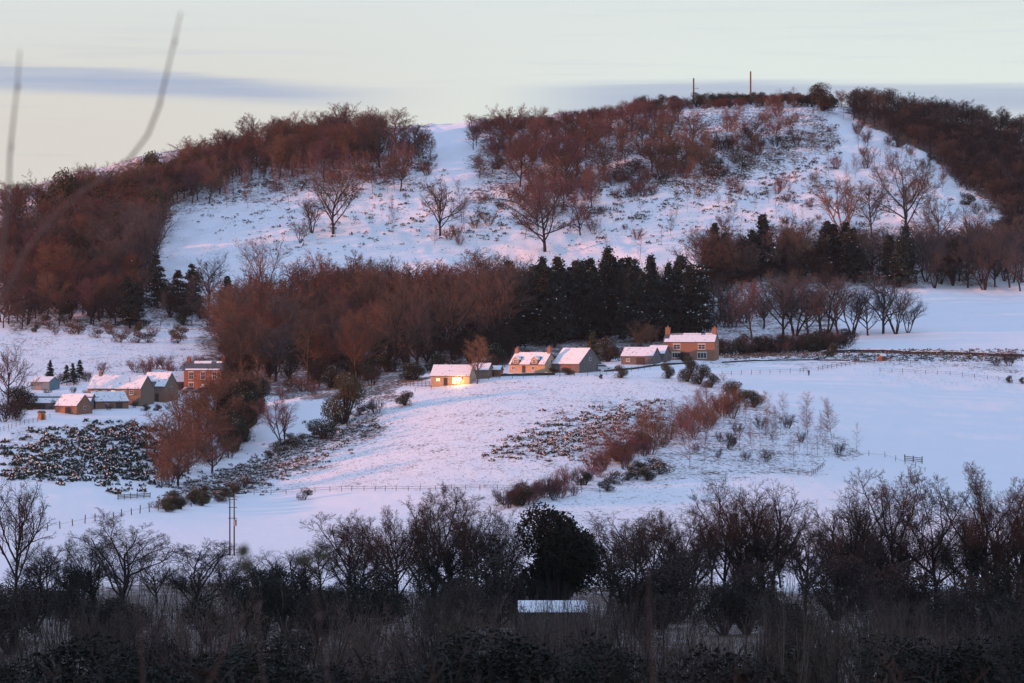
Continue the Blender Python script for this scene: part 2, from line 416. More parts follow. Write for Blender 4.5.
def joinq(parts):
    V, Q, I, o = [], [], [], 0
    for v, q, i in parts:
        if len(v) == 0: continue
        V.append(v); Q.append(q+o); o += len(v); I.append(np.full(len(q), i) if np.isscalar(i) else i)
    return np.concatenate(V), np.concatenate(Q), np.concatenate(I)
def nrm(v): return v/(np.linalg.norm(v)+1e-9)
def grow(seed, P):
    rng = np.random.RandomState(seed); trunk, limb, tw = [], [], []
    ml = P['levels']
    def br(p, d, L, r, lev):
        ns = (5, 5, 4, 3, 2)[min(lev, 4)]
        pts = [p]; dirs = [d]; rr = [r]; rend = P.get('rend', 0.35)*r
        for i in range(ns):
            d = nrm(d + rng.normal(size=3)*P['wig'][min(lev, len(P['wig'])-1)] + np.array([0, 0, P['trop'][min(lev, len(P['trop'])-1)]]))
            q = pts[-1] + d*L/ns; r1 = r + (rend-r)*(i+1)/ns
            (trunk if lev == 0 or (lev == 1 and P.get('limb_in_trunk', True)) else limb).append([*pts[-1], *q, rr[-1], r1])
            pts.append(q); dirs.append(d); rr.append(r1)
        n = P['cnt'][lev]
        if n == 0: return
        st = P['start'][lev]; ph = rng.uniform(0, 6.28)
        for k in range(n):
            t = st + (1-st)*(k+rng.uniform(0.2, 0.9))/n; f = min(t*ns, ns-0.01); i = int(f); g = f-i
            pp = pts[i]*(1-g)+pts[i+1]*g; dd = dirs[i+1]; rad = rr[i]*(1-g)+rr[i+1]*g
            ang = R(P['ang'][lev])*rng.uniform(0.7, 1.3)*(1-0.25*t if lev == 0 else 1)
            az = ph + k*2.4 + rng.uniform(-0.5, 0.5)
            a = nrm(np.cross(dd, np.array([0.3, 0.5, 0.1]) if abs(dd[2]) > 0.5 else np.array([0, 0, 1.0]))); b = np.cross(dd, a)
            nd = nrm(dd*math.cos(ang) + (a*math.cos(az)+b*math.sin(az))*math.sin(ang))
            LL = L*P['lr'][lev]*rng.uniform(0.75, 1.2)*(1-P['fall'][lev]*t)
            if lev+1 >= ml:
                d2 = nrm(nd + np.array([0, 0, P['trop'][-1]])+rng.normal(size=3)*0.15)
                m = pp+nd*LL*0.5; tw.append([*pp, *m, P['tw']]); tw.append([*m, *(m+d2*LL*0.5), P['tw']*0.7])
            else: br(pp, nd, LL, min(rad*0.75, r*P['rr'][lev]), lev+1)
    for k in range(P.get('stems', 1)):
        d0 = np.array([0, 0, 1.0]); p0 = np.zeros(3)
        if P.get('stems', 1) > 1:
            a = k*6.28/P['stems']+rng.uniform(-.4, .4); sp = P.get('lean', 0.3)*rng.uniform(0.3, 1.2)
            d0 = nrm(np.array([math.cos(a)*sp, math.sin(a)*sp, 1])); p0 = np.array([math.cos(a), math.sin(a), 0])*P.get('foot', 0.2)*rng.uniform(.3, 1)
            p0[2] = -0.3
        else: p0 = np.array([0, 0, -0.4])
        br(p0, d0, P['L']*rng.uniform(0.85, 1.1), P['r'], 0)
    tw = np.array(tw); trunk = np.array(trunk); limb = np.array(limb) if limb else np.zeros((0, 8))
    zmax = tw[:, 5].max() if len(tw) else trunk[:, 5].max(); s = 1.0/zmax   # unit height
    for a in (trunk, limb):
        a *= s
    tw *= s
    c = np.median(tw[:, 3:5], 0)*0.6; f = 0.5/np.percentile(np.linalg.norm(tw[:, 3:5]-c, axis=1), 96)
    for a in (trunk, limb, tw):
        if len(a):
            a[:, 0:2] *= f; a[:, 3:5] *= f
    return trunk, limb, tw, rng
PROT = {}
def proto(name, trunk_mat, twig_mat, shape):
    key = (name, trunk_mat, twig_mat)
    if key in PROT: return PROT[key]
    tr, li, tw, rng, leaf = shape()
    V, Q = prisms(tr, 5); tm = mesh_np(name+'_trunk', V, Q, [trunk_mat], smooth=True)
    parts = []
    if len(li): v, q = prisms(li, 3); parts.append((v, q, 0))
    if len(tw): v, q = strips(tw, rng); parts.append((v, q, 0))
    mats = [twig_mat]
    if leaf is not None:
        for (v, q, mm) in leaf:
            if mm not in mats: mats.append(mm)
            parts.append((v, q, mats.index(mm)))
    V, Q, I = joinq(parts); cm = mesh_np(name+'_crown', V, Q, mats, I)
    PROT[key] = (tm, cm); return PROT[key]
# leaf clouds: little quads spread in a volume
def leafquads(C, size, rng, flat=0.0):
    n = len(C); a = rng.normal(size=(n, 3)); a[:, 2] *= (1-flat); a /= np.linalg.norm(a, axis=1, keepdims=True)+1e-9
    b = np.cross(a, rng.normal(size=(n, 3))); b /= np.linalg.norm(b, axis=1, keepdims=True)+1e-9
    s = size*rng.uniform(0.6, 1.3, size=(n, 1)) if np.isscalar(size) else size[:, None]
    V = np.stack([C-a*s, C-b*s*0.45, C+a*s, C+b*s*0.45], 1).reshape(-1, 3)
    return V, np.arange(len(V)).reshape(-1, 4)
def SH(P, seed):
    def f():
        tr, li, tw, rng = grow(seed, P); return tr, li, tw, rng, None
    return f
OAK = dict(levels=4, L=6, r=0.22, cnt=[11, 8, 7, 6], start=[0.2, 0.15, 0.15, 0.1], ang=[50, 38, 38, 40], lr=[0.95, 0.5, 0.5, 0.55], fall=[0.35, 0.45, 0.4, 0.3],
           wig=[0.08, 0.13, 0.18, 0.22], trop=[0.1, 0.10, 0.10, 0.12], rr=[0.5, 0.45, 0.45], tw=0.04)
BIGOAK = dict(OAK, levels=5, L=6.5, cnt=[10, 7, 7, 6, 5], start=[0.2, 0.18, 0.15, 0.15, 0.1], ang=[48, 40, 38, 38, 40], lr=[0.95, 0.52, 0.55, 0.55, 0.6], fall=[0.3, .45, .4, .3, .3],
           rr=[0.5, 0.42, 0.42, 0.42], r=0.22, tw=0.028, wig=[0.08, 0.15, 0.2, 0.22, 0.25])
BEECH = dict(levels=4, L=8, r=0.26, cnt=[11, 8, 7, 6], start=[0.22, 0.15, 0.1, 0.0], ang=[42, 36, 38, 38], lr=[0.62, 0.5, 0.5, 0.7], fall=[0.45, 0.35, 0.3, 0.3],
           wig=[0.05, 0.10, 0.14, 0.2], trop=[0.1, 0.12, 0.10, 0.10], rr=[0.5, 0.5, 0.45], tw=0.042)
BIRCH = dict(levels=3, L=10, r=0.13, cnt=[20, 8, 7], start=[0.18, 0.1, 0.0], ang=[38, 35, 40], lr=[0.30, 0.45, 0.7], fall=[0.55, 0.3, 0.3],
           wig=[0.05, 0.09, 0.15], trop=[0.1, 0.10, -0.02], rr=[0.4, 0.5], tw=0.032, limb_in_trunk=False)
VASE = dict(levels=4, stems=4, lean=0.32, foot=0.12, L=7, r=0.15, cnt=[7, 6, 5, 5], start=[0.3, 0.2, 0.1, 0.1], ang=[28, 32, 36, 36], lr=[0.5, 0.55, 0.55, 0.6], fall=[0.4, 0.3, 0.3, 0.3],
           wig=[0.06, 0.10, 0.14, 0.2], trop=[0.06, 0.10, 0.10, 0.08], rr=[0.6, 0.5, 0.45], tw=0.026)
SCRUB = dict(levels=3, stems=9, lean=0.75, foot=0.5, L=3, r=0.05, cnt=[6, 6, 6], start=[0.15, 0.1, 0.1], ang=[32, 35, 40], lr=[0.5, 0.55, 0.7], fall=[0.3, 0.3, 0.3],
           wig=[0.12, 0.15, 0.2], trop=[0.06, 0.06, 0.04], rr=[0.6, 0.5], tw=0.026, limb_in_trunk=False)
FAROAK = dict(OAK, cnt=[10, 7, 6, 4], tw=0.075)
FARBEECH = dict(BEECH, cnt=[10, 7, 6, 4], tw=0.075)
SAPL = dict(levels=2, L=5, r=0.05, cnt=[14, 6], start=[0.2, 0.1], ang=[35, 40], lr=[0.25, 0.6], fall=[0.5, 0.3],
           wig=[0.05, 0.12], trop=[0.1, 0.10], rr=[0.4], tw=0.03, limb_in_trunk=False)
WAND = dict(levels=2, stems=14, lean=0.28, foot=1.4, L=6, r=0.045, cnt=[7, 4], start=[0.35, 0.1], ang=[22, 30], lr=[0.3, 0.6], fall=[0.4, 0.3],
           wig=[0.05, 0.1], trop=[0.05, 0.10], rr=[0.4], tw=0.02, limb_in_trunk=False)
def conifer(seed, full=1.25, sway=0.0, snow=0.012):
    def f():
        rng = np.random.RandomState(seed); H = 10.0
        tr = [[0, 0, -.05, 0, 0, 0.5, 0.018, 0.010], [0, 0, 0.5, 0, 0, 0.97, 0.010, 0.002]]
        C, S, li = [], [], []
        nb = int(95*full)
        for k in range(nb):
            t = rng.uniform(0.08, 1.0)**0.9; z = t*0.98
            L = (0.22*(1-t)**0.75+0.015)*rng.uniform(0.6, 1.25); az = rng.uniform(0, 6.28); dr = rng.uniform(-0.35, 0.1)
            d = np.array([math.cos(az), math.sin(az), dr]); p = np.array([0, 0, z]); li.append([*p, *(p+d*L), 0.004, 0.001])
            m = int(16+110*L)
            for q in range(m):
                s = rng.uniform(0.12, 1)**0.8; c = p + d*L*s + np.array([0, 0, -0.10*L*s*s]) + rng.normal(size=3)*0.012*(1+(1-s))
                if rng.uniform() < snow*(0.4+s): S.append(c+np.array([0, 0, .010]))
                else: C.append(c)
        v, q = leafquads(np.array(C), 0.021, rng); v2, q2 = leafquads(np.array(S), 0.013, rng, 0.3)
        return np.array(tr), np.array(li), np.zeros((0, 7)), rng, [(v, q, 'LEAF'), (v2, q2, 'snow')]
    return f
def cedar(seed, snow=0.14):
    def f():
        rng = np.random.RandomState(seed)
        tr = [[0, 0, -.05, 0, 0, 0.6, 0.03, 0.02], [0, 0, 0.6, 0.02, 0, 0.93, 0.02, 0.006]]
        C, S, li = [], [], []
        for k in range(34):
            t = rng.uniform(0.15, 1.0); z = t*0.93; L = (0.42*(1-t*0.75))*rng.uniform(0.6, 1.15); az = rng.uniform(0, 6.28)
            d = np.array([math.cos(az), math.sin(az), rng.uniform(0, 0.12)]); p = np.array([0, 0, z]); li.append([*p, *(p+d*L), 0.008, 0.002])
            for q in range(int(240*L)+10):
                s = rng.uniform(0.25, 1); c = p+d*L*s + np.array([-d[1], d[0], 0])*rng.normal()*0.045*(0.4+s)+rng.normal(size=3)*np.array([.018, .018, .008])
                if rng.uniform() < snow: S.append(c+np.array([0, 0, .016]))
                else: C.append(c)
        v, q = leafquads(np.array(C), 0.024, rng, 0.5); v2, q2 = leafquads(np.array(S), 0.017, rng, 0.4)
        return np.array(tr), np.array(li), np.zeros((0, 7)), rng, [(v, q, 'LEAF'), (v2, q2, 'snow')]
    return f
def blob(seed, n=4200, lobes=10, wide=1.0, snow=0.06, low=0.1, leaf=0.022, pz=0.36):
    """leafy evergreen: several clumps of small leaves round short stems, unit height"""
    def f():
        rng = np.random.RandomState(seed); C = []; S = []; tr = []
        for k in range(lobes):
            a = k*2.4+rng.uniform(-.4, .4); z = low+0.16+(0.62-low)*((k*0.618) % 1.0)
            rad = 0.33*wide*math.sqrt(max(0, 1-((z-pz)/(0.88-pz))**2))*rng.uniform(0.55, 1.0); c = np.array([math.cos(a)*rad, math.sin(a)*rad, z])
            if k == 0: c = np.array([0, 0, 0.74])
            rr = rng.uniform(0.17, 0.25)
            tr.append([0, 0, -0.05, *c, 0.022, 0.006])
            m = n//lobes; d = rng.normal(size=(m, 3)); d /= np.linalg.norm(d, axis=1, keepdims=True)
            q = c + d*rr*rng.uniform(0.55, 1.08, size=(m, 1))**0.6*np.array([wide, wide, 1]); up = d[:, 2] > 0.35
            sn = up & (rng.uniform(size=m) < snow*3); S.append(q[sn]+np.array([0, 0, .01])); C.append(q[~sn])
        C = np.concatenate(C); S = np.concatenate(S); C = C[C[:, 2] > 0.0]
        v, q = leafquads(C, leaf, rng); L = [(v, q, 'LEAF')]
        if len(S): v2, q2 = leafquads(S, leaf*0.7, rng, 0.3); L.append((v2, q2, 'snow'))
        return np.array(tr), np.zeros((0, 8)), np.zeros((0, 7)), rng, L
    return f
def ivied(seed, P, hi=0.6, n=2600):
    def f():
        tr, li, tw, rng = grow(seed, P); T = tr[(tr[:, 5] < hi)]; C = []
        for k in range(n):
            s = T[rng.randint(len(T))]; t = rng.uniform(); p = s[:3]*(1-t)+s[3:6]*t; r = 0.012+0.035*(1-p[2]/hi)*rng.uniform(0.3, 1.0)
            C.append(p+rng.normal(size=3)*r*0.9)
        v, q = leafquads(np.array(C), 0.014, rng); return tr, li, tw, rng, [(v, q, 'ivy')]
    return f
def shape_for(kind, i):
    table = {'oak': lambda: SH(OAK, 100+i), 'bigoak': lambda: SH(BIGOAK, 120+i), 'beech': lambda: SH(BEECH, 200+i), 'faroak': lambda: SH(FAROAK, 150+i), 'farbeech': lambda: SH(FARBEECH, 250+i), 'bigball': lambda: blob(880+i, n=26000, lobes=34, wide=0.95, snow=0.0, low=0.0, leaf=0.017, pz=0.25), 'dome': lambda: blob(870+i, n=9000, lobes=22, wide=1.1, snow=0.01, low=-0.05, leaf=0.018, pz=0.15), 'midball': lambda: blob(890+i, n=7000, lobes=14, wide=0.9, snow=0.0, low=0.1, leaf=0.016), 'birch': lambda: SH(BIRCH, 300+i), 'vase': lambda: SH(VASE, 400+i),
             'scrub': lambda: SH(SCRUB, 500+i), 'sapling': lambda: SH(SAPL, 600+i), 'wand': lambda: SH(WAND, 650+i), 'conifer': lambda: conifer(700+i), 'cedar': lambda: cedar(750+i),
             'bush': lambda: blob(800+i, n=5000, lobes=14, snow=0.02, low=-0.03, pz=0.2), 'ball': lambda: blob(830+i, n=4200, lobes=12, wide=0.85, snow=0.0, low=0.15, leaf=0.022), 'ivied': lambda: ivied(900+i, BIGOAK), 'hump': lambda: blob(860+i, n=1500, lobes=7, wide=1.5, snow=0.12, low=0.0, leaf=0.04)}
    return table[kind]()
LEAFMAT = {}
def get_proto(kind, i, tmat, cmat):
    sh = shape_for(kind, i)
    key = (f'{kind}{i}', tmat, cmat)
    if key in PROT: return PROT[key]
    def f():
        tr, li, tw, rng, leaf = sh()
        if leaf: leaf = [(v, q, cmat if m == 'LEAF' else m) for v, q, m in leaf]
        return tr, li, tw, rng, leaf
    return proto(f'{kind}{i}', tmat, cmat, f)
RG = random.Random(11)
NAT = {'faroak': 1.1, 'farbeech': 0.95, 'oak': 1.1, 'bigoak': 1.15, 'ivied': 1.1, 'beech': 0.95, 'vase': 1.3, 'birch': 0.38, 'scrub': 0.9, 'sapling': 0.34, 'wand': 0.7}
NAMES = {'oak': 'bare_tree', 'bigoak': 'bare_tree', 'beech': 'bare_tree', 'birch': 'birch_tree', 'vase': 'bare_tree', 'scrub': 'bare_shrub', 'sapling': 'sapling', 'wand': 'thicket', 'conifer': 'conifer_tree',
         'cedar': 'cedar_tree', 'bush': 'evergreen_bush', 'ball': 'evergreen_tree', 'bigball': 'evergreen_tree', 'dome': 'evergreen_bush', 'midball': 'evergreen_bush', 'ivied': 'ivy_clad_tree', 'hump': 'gorse_bush'}
CATS = {'bare_tree': 'tree', 'birch_tree': 'birch', 'bare_shrub': 'shrub', 'sapling': 'sapling', 'thicket': 'thicket', 'conifer_tree': 'conifer', 'cedar_tree': 'cedar', 'evergreen_bush': 'bush',
        'evergreen_tree': 'evergreen', 'ivy_clad_tree': 'tree', 'gorse_bush': 'bush'}
VAR = {'faroak': 3, 'farbeech': 3, 'bigball': 1, 'midball': 3, 'dome': 2, 'oak': 6, 'bigoak': 5, 'beech': 6, 'birch': 4, 'vase': 4, 'scrub': 3, 'sapling': 2, 'wand': 3, 'conifer': 4, 'cedar': 2, 'bush': 3, 'ball': 2, 'ivied': 2, 'hump': 2}
def plant(kind, p, h, label, group=None, tm='bark', cm='twig_brown', wide=1.0, i=None, rz=None):
    """h = height in metres; a thing made of trunk and crown"""
    i = RG.randrange(VAR[kind]) if i is None else i
    t, c = get_proto(kind, i, tm, cm); nm = NAMES[kind]
    r = bpy.data.objects.new(nm, None); COL.objects.link(r); r.empty_display_size = 0.2
    r.location = p; r.rotation_euler = (RG.uniform(-.05, .05), RG.uniform(-.05, .05), RG.uniform(0, 6.28) if rz is None else rz)
    w = h*wide*NAT.get(kind, 1.0)*RG.uniform(0.92, 1.08); r.scale = (w, w, h)
    tag(r, label, CATS[nm], group)
    shr = nm in ('bare_shrub', 'thicket', 'evergreen_bush', 'gorse_bush')
    link('stems' if shr else 'trunk', t, r); link('foliage' if nm in ('evergreen_bush', 'gorse_bush') else 'crown', c, r)
    return r
def at(u, v, hp, kind, label, **k):
    """a tree whose foot is on the ground seen at (u,v), hp pixels tall"""
    yr = k.pop('yr', (330, 1440)); p = G(u, v, *yr); return plant(kind, p, hp*p.y/F, label, **k)
def rnd_poly(poly, n, mind=5.0):
    us = [a for a, b in poly]; vs = [b for a, b in poly]; out = []; tries = 0
    while len(out) < n and tries < n*60:
        tries += 1; u = RG.uniform(min(us), max(us)); v = RG.uniform(min(vs), max(vs))
        if not bool(inpoly(u, v, poly)): continue
        if any((u-a)**2+((v-b)*1.6)**2 < mind*mind for a, b in out): continue
        out.append((u, v))
    return out
def grove(poly, n, mix, hp, label, group, mind=5.0, yr=(330, 1440)):
    for (u, v) in rnd_poly(poly, n, mind):
        kind, tm, cm, w = RG.choices([m[:4] for m in mix], [m[4] for m in mix])[0]
        nm = NAMES[kind]; word = {'bare_tree': 'bare tree', 'birch_tree': 'slender birch', 'bare_shrub': 'leafless shrub', 'conifer_tree': 'dark conifer', 'evergreen_bush': 'dark evergreen bush', 'sapling': 'thin sapling',
               'evergreen_tree': 'dark evergreen tree', 'thicket': 'dense thicket of thin stems', 'ivy_clad_tree': 'ivy-clad bare tree', 'gorse_bush': 'low gorse bush', 'cedar_tree': 'cedar'}[nm]
        at(u, v, RG.uniform(*hp)*(0.55 if nm in ('bare_shrub', 'evergreen_bush', 'gorse_bush') else 1), kind, label.format(word), group=group, tm=tm, cm=cm, wide=w, yr=yr)

# ------------------------------------------------------------------ boxes for buildings
class MB:
    def __init__(s): s.v = []; s.f = []; s.m = []
    def box(s, x0, y0, z0, x1, y1, z1, mi=0):
        b = len(s.v); s.v += [(x0, y0, z0), (x1, y0, z0), (x1, y1, z0), (x0, y1, z0), (x0, y0, z1), (x1, y0, z1), (x1, y1, z1), (x0, y1, z1)]
        for q in ((0, 3, 2, 1), (4, 5, 6, 7), (0, 1, 5, 4), (1, 2, 6, 5), (2, 3, 7, 6), (3, 0, 4, 7)): s.f.append(tuple(b+k for k in q)); s.m.append(mi)
        return s
    def prism(s, prof, a0, a1, axis='x', mi=0):
        """prof: closed polygon in (y,z) extruded along x (or (x,z) along y)"""
        b = len(s.v); n = len(prof)
        for a in (a0, a1):
            for (p, q) in prof: s.v.append((a, p, q) if axis == 'x' else (p, a, q))
        s.f.append(tuple(b+k for k in range(n))[::-1]); s.f.append(tuple(b+n+k for k in range(n))); s.m += [mi, mi]
        for k in range(n): k2 = (k+1) % n; s.f.append((b+k, b+k2, b+n+k2, b+n+k)); s.m.append(mi)
        return s
    def cyl(s, p0, p1, r0, r1, n=8, mi=0, cap=True):
        p0 = Vector(p0); p1 = Vector(p1); d = (p1-p0).normalized(); a = d.orthogonal().normalized(); c = d.cross(a); b = len(s.v)
        for P, r in ((p0, r0), (p1, r1)):
            for k in range(n): t = 6.28318*k/n; s.v.append(tuple(P+(a*math.cos(t)+c*math.sin(t))*r))
        for k in range(n): k2 = (k+1) % n; s.f.append((b+k, b+k2, b+n+k2, b+n+k)); s.m.append(mi)
        if cap: s.f.append(tuple(b+k for k in range(n))[::-1]); s.f.append(tuple(b+n+k for k in range(n))); s.m += [mi, mi]
        return s
    def build(s, name, mats, parent=None, loc=None, rz=None, bevel=0, smooth=False):
        me = bpy.data.meshes.new(name); me.from_pydata(s.v, [], s.f)
        for m in (mats if isinstance(mats, (list, tuple)) else [mats]): me.materials.append(MATS[m])
        me.polygons.foreach_set('material_index', s.m)
        if smooth: me.polygons.foreach_set('use_smooth', [True]*len(me.polygons))
        me.update(); o = link(name, me, parent, loc, rz)
        if bevel:
            md = o.modifiers.new('bevel', 'BEVEL'); md.width = bevel; md.segments = 1
        return o
def empty(name, loc, rz=0):
    o = bpy.data.objects.new(name, None); COL.objects.link(o); o.location = loc; o.rotation_euler = (0, 0, rz); o.empty_display_size = 0.5; return o

def window(parent, x, z, w, h, y, glass='pane', frame='white_frame', bars=(1, 1), sill=True, lintel=None, face=-1):
    """on a wall plane at local y (facing -y)"""
    f = MB(); t = 0.10; d0, d1 = y-0.05, y+0.04
    f.box(x-w/2, d0, z, x-w/2+t, d1, z+h); f.box(x+w/2-t, d0, z, x+w/2, d1, z+h)
    f.box(x-w/2+t, d0, z, x+w/2-t, d1, z+t); f.box(x-w/2+t, d0, z+h-t, x+w/2-t, d1, z+h)
    for k in range(bars[0]):
        xx = x-w/2+w*(k+1)/(bars[0]+1); f.box(xx-0.03, d0+0.01, z+t, xx+0.03, d1, z+h-t)
    for k in range(bars[1]):
        zz = z+h*(k+1)/(bars[1]+1); f.box(x-w/2+t, d0+0.015, zz-0.03, x+w/2-t, d1-0.005, zz+0.03)
    if lintel: f.box(x-w/2-0.12, y-0.07, z+h+0.005, x+w/2+0.12, y+0.03, z+h+0.25, 1)
    if sill: f.box(x-w/2-0.12, y-0.12, z-0.14, x+w/2+0.12, y+0.03, z-0.005, 1)
    wo = f.build('window', [frame, 'cream_lintel'], parent)
    MB().box(x-w/2+t, y-0.015, z+t, x+w/2-t, y+0.01, z+h-t).build('pane', glass, wo)
    return wo
def house(name, u, v, L, D, hw, hr, yaw, wall, label, cat, ends='snow', front=(), gable=(), door=(), chim=(), patch=None, roofmat='snow_roof', yr=(600, 1440), over=0.25, group=None, base=1.2, strip=None, dy=0):
    """front wall centre stands at pixel (u,v); x along length, front faces -y. yaw in degrees turns the front towards the left (+)"""
    p = G(u, v, *yr); r = empty(name, p + Vector((0, dy, 0)), R(-yaw))
    tag(r, label, cat, group)
    w = MB(); w.prism([(0, -base), (D, -base), (D, hw), (D/2, hw+hr), (0, hw)], -L/2, L/2); w.build('wall', wall, r)
    # slate roof with its snow
    sl = hr/(D/2); th = 0.14; e = over
    ro = MB()
    prof = [(-e, hw-e*sl+0.02), (D/2, hw+hr+0.02), (D+e, hw-e*sl+0.02), (D+e, hw-e*sl+0.02+th), (D/2, hw+hr+0.02+th), (-e, hw-e*sl+0.02+th)]
    ro.prism(prof, -L/2-0.15, L/2+0.15); rob = ro.build('roof', 'slate', r)
    def snow(x0, x1, t0, t1, s0=1):
        sn = MB(); y0 = -e+(D/2+e)*t0; y1 = -e+(D/2+e)*t1; z0 = hw-e*sl+th+0.025+(y0+e)*sl; z1 = hw-e*sl+th+0.025+(y1+e)*sl
        if s0 < 0: y0, y1 = D-y0, D-y1
        sn.prism([(y0, z0), (y1, z1), (y1, z1+0.13), (y0, z0+0.10)] if s0 > 0 else [(y1, z1), (y0, z0), (y0, z0+0.10), (y1, z1+0.13)], x0, x1); return sn.build('snow_layer', roofmat, rob, bevel=0.03)
    for seg in (patch or [(-L/2-0.12, L/2+0.12, 0.0, 1.0)]): snow(*seg)
    snow(-L/2-0.1, L/2+0.1, 0.0, 0.97, -1)
    for q in front: window(r, *q[:4], 0.0, **(q[4] if len(q) > 4 else {}))
    for (x, w_, h_, m) in door:
        dm = MB().box(x-w_/2, -0.06, 0.0, x+w_/2, 0.03, h_); dd = dm.build('door', m, r)
        if w_ < 1.5: MB().box(x+w_*0.3, -0.11, h_*0.48, x+w_*0.3+0.12, -0.061, h_*0.52).build('handle', 'grey_metal', dd)
    for (yy_, z_, w_, h_) in gable:
        g = MB().box(L/2-0.03, yy_-w_/2, z_, L/2+0.05, yy_+w_/2, z_+h_).build('window', 'white_frame', r)
        MB().box(L/2+0.05, yy_-w_/2+.1, z_+.1, L/2+0.06, yy_+w_/2-.1, z_+h_-.1).build('pane', 'pane', g)
    for (x, yf, hh, ww, m) in chim:
        c = MB().box(x-ww/2, D/2-0.45+yf, hw+hr-0.5, x+ww/2, D/2+0.45+yf, hw+hr+hh)
        c.box(x-ww/2-0.08, D/2-0.53+yf, hw+hr+hh, x+ww/2+0.08, D/2+0.53+yf, hw+hr+hh+0.15); co = c.build('chimney', m, r)
        for k in (-1, 1):
            pt = MB(); pt.cyl((x, D/2+yf+k*0.25, hw+hr+hh+0.15), (x, D/2+yf+k*0.25, hw+hr+hh+0.62), 0.15, 0.11, 8); pt.build('chimney_pot', 'clay_pot', co)
    return r
# ---- right-hand farmhouse group (about 3.75 px per metre)
m1 = dict(bars=(1, 1), lintel=True)
fh = house('farmhouse', 689, 360, 14.2, 7.0, 4.9, 2.2, 13, 'stone_warm', 'two-storey stone farmhouse with two chimneys at the right end of the hamlet', 'house',
      front=[(-3.4, 2.9, 2.0, 1.4, m1), (3.5, 2.9, 2.0, 1.4, m1), (-3.6, 0.55, 2.2, 1.5, dict(bars=(2, 0), lintel=True)), (3.6, 0.45, 2.6, 1.6, dict(bars=(2, 0), lintel=True))],
      door=[(-0.3, 1.0, 2.1, 'dark_wood')], chim=[(-6.5, 0.0, 1.7, 1.3, 'stone_warm'), (6.5, 0.0, 1.6, 1.2, 'stone_warm')], patch=[(-5.7, 7.2, 0.0, 0.80), (-6.9, -5.7, 0.0, 0.35), (-2.2, 2.8, 0.86, 0.99), (4.0, 6.6, 0.86, 0.99)], gable=[(3.5, 3.0, 1.0, 1.2)])
house('low_outbuilding', 637, 365, 9.0, 7, 2.3, 2.2, 20, 'stone_grey', 'long low stone outbuilding with white roof left of the farmhouse', 'outbuilding', door=[(1.0, 2.4, 1.9, 'dark_wood')], front=[(-2.5, 0.9, 1.0, .8)])
house('lean_to_shed', 656, 362, 4.8, 5.6, 2.2, 2.0, 20, 'stone_grey', 'small shed with snowy roof tucked between the low outbuilding and farmhouse', 'shed', door=[(0.3, 1.6, 1.8, 'dark_wood')])
house('stone_barn', 566, 373, 9.0, 9.0, 2.4, 3.9, 40, 'stone_grey', 'grey gabled barn with steep snowy roof right of the dormer cottage', 'barn', door=[(0.5, 2.2, 1.9, 'rust_wood')], gable=[(4.5, 3.2, .9, .8)])
ct = house('dormer_cottage', 527, 373, 11.0, 6.5, 2.3, 2.9, 32, 'render_wall', 'small orange-lit cottage with two dormers and two chimneys', 'cottage',
      front=[(-4.2, 0.8, 1.1, 1.0), (1.9, 0.8, 1.1, 1.0)], door=[(-1.0, 1.0, 1.95, 'dark_wood')], chim=[(-5.0, 0.0, 1.1, 1.0, 'stone_warm'), (5.0, 0.0, 1.4, 1.0, 'stone_warm')],
      patch=[(-5.6, -4.9, 0, 1), (-2.3, 0.9, 0, 1.0), (3.6, 5.6, 0, 1.0), (-4.9, -2.3, 0.62, 1.0), (0.9, 3.6, 0.62, 1.0)], gable=[(3.2, 2.6, .8, .9)])
for x in (-3.6, 2.2):
    d = MB(); d.prism([(x-0.95, 2.1), (x+0.95, 2.1), (x+0.95, 3.6), (x, 4.35), (x-0.95, 3.6)], 0.05, 1.9, 'y'); do = d.build('dormer', 'render_wall', ct)
    window(do, x, 2.5, 1.1, 1.0, 0.05, sill=False)
    s = MB(); s.prism([(x-1.1, 3.5), (x, 4.38), (x+1.1, 3.5), (x+1.1, 3.65), (x, 4.55), (x-1.1, 3.65)], -0.05, 2.0, 'y'); s.build('dormer_roof', 'snow', do)
bg_ = house('bungalow', 450, 386, 10.5, 6.0, 2.5, 2.6, 16, 'render_wall', 'low bungalow with a glaring bright light on its front, behind a bare tree', 'bungalow',
      front=[(-3.2, 1.1, 1.1, 0.8, dict(glass='window_glow')), (1.6, 0.4, 2.0, 1.7, dict(glass='window_glow', bars=(1, 0)))], door=[(-1.2, 1.0, 1.95, 'dark_wood')], gable=[(3, 1.0, 1.1, 1.0)])
lf = MB(); lf.box(2.3, -0.5, 1.75, 3.3, -0.02, 1.95); lf.box(2.7, -0.12, 1.4, 2.9, -0.02, 1.75); lo = lf.build('wall_lamp', 'grey_metal', bg_)
gl = MB(); 
for a in range(1): gl.cyl((2.8, -0.62, 1.65), (2.8, -0.22, 1.74), 0.42, 0.3, 12)
gl.build('bulb', 'lamp_glow', lo)
pl = bpy.data.lights.new('lamp_light', 'POINT'); pl.energy = 380; pl.color = (1.0, 0.55, 0.2); pl.shadow_soft_size = 0.3
plo = bpy.data.objects.new('lamp_light', pl); COL.objects.link(plo); plo.parent = bg_; plo.location = (2.8, -1.5, 1.5)
house('rear_wing', 479, 380, 5.0, 5.0, 2.5, 1.6, 16, 'stone', 'dark lean stone wing behind the bungalow and bare tree', 'outbuilding', dy=2)
house('red_shed', 492, 377, 4.4, 3.0, 1.8, 0.9, 16, 'rust_wood', 'small rust-red timber shed between the bungalow and the dormer cottage', 'shed', roofmat='snow_patchy', door=[(0, 1.2, 1.5, 'dark_wood')])
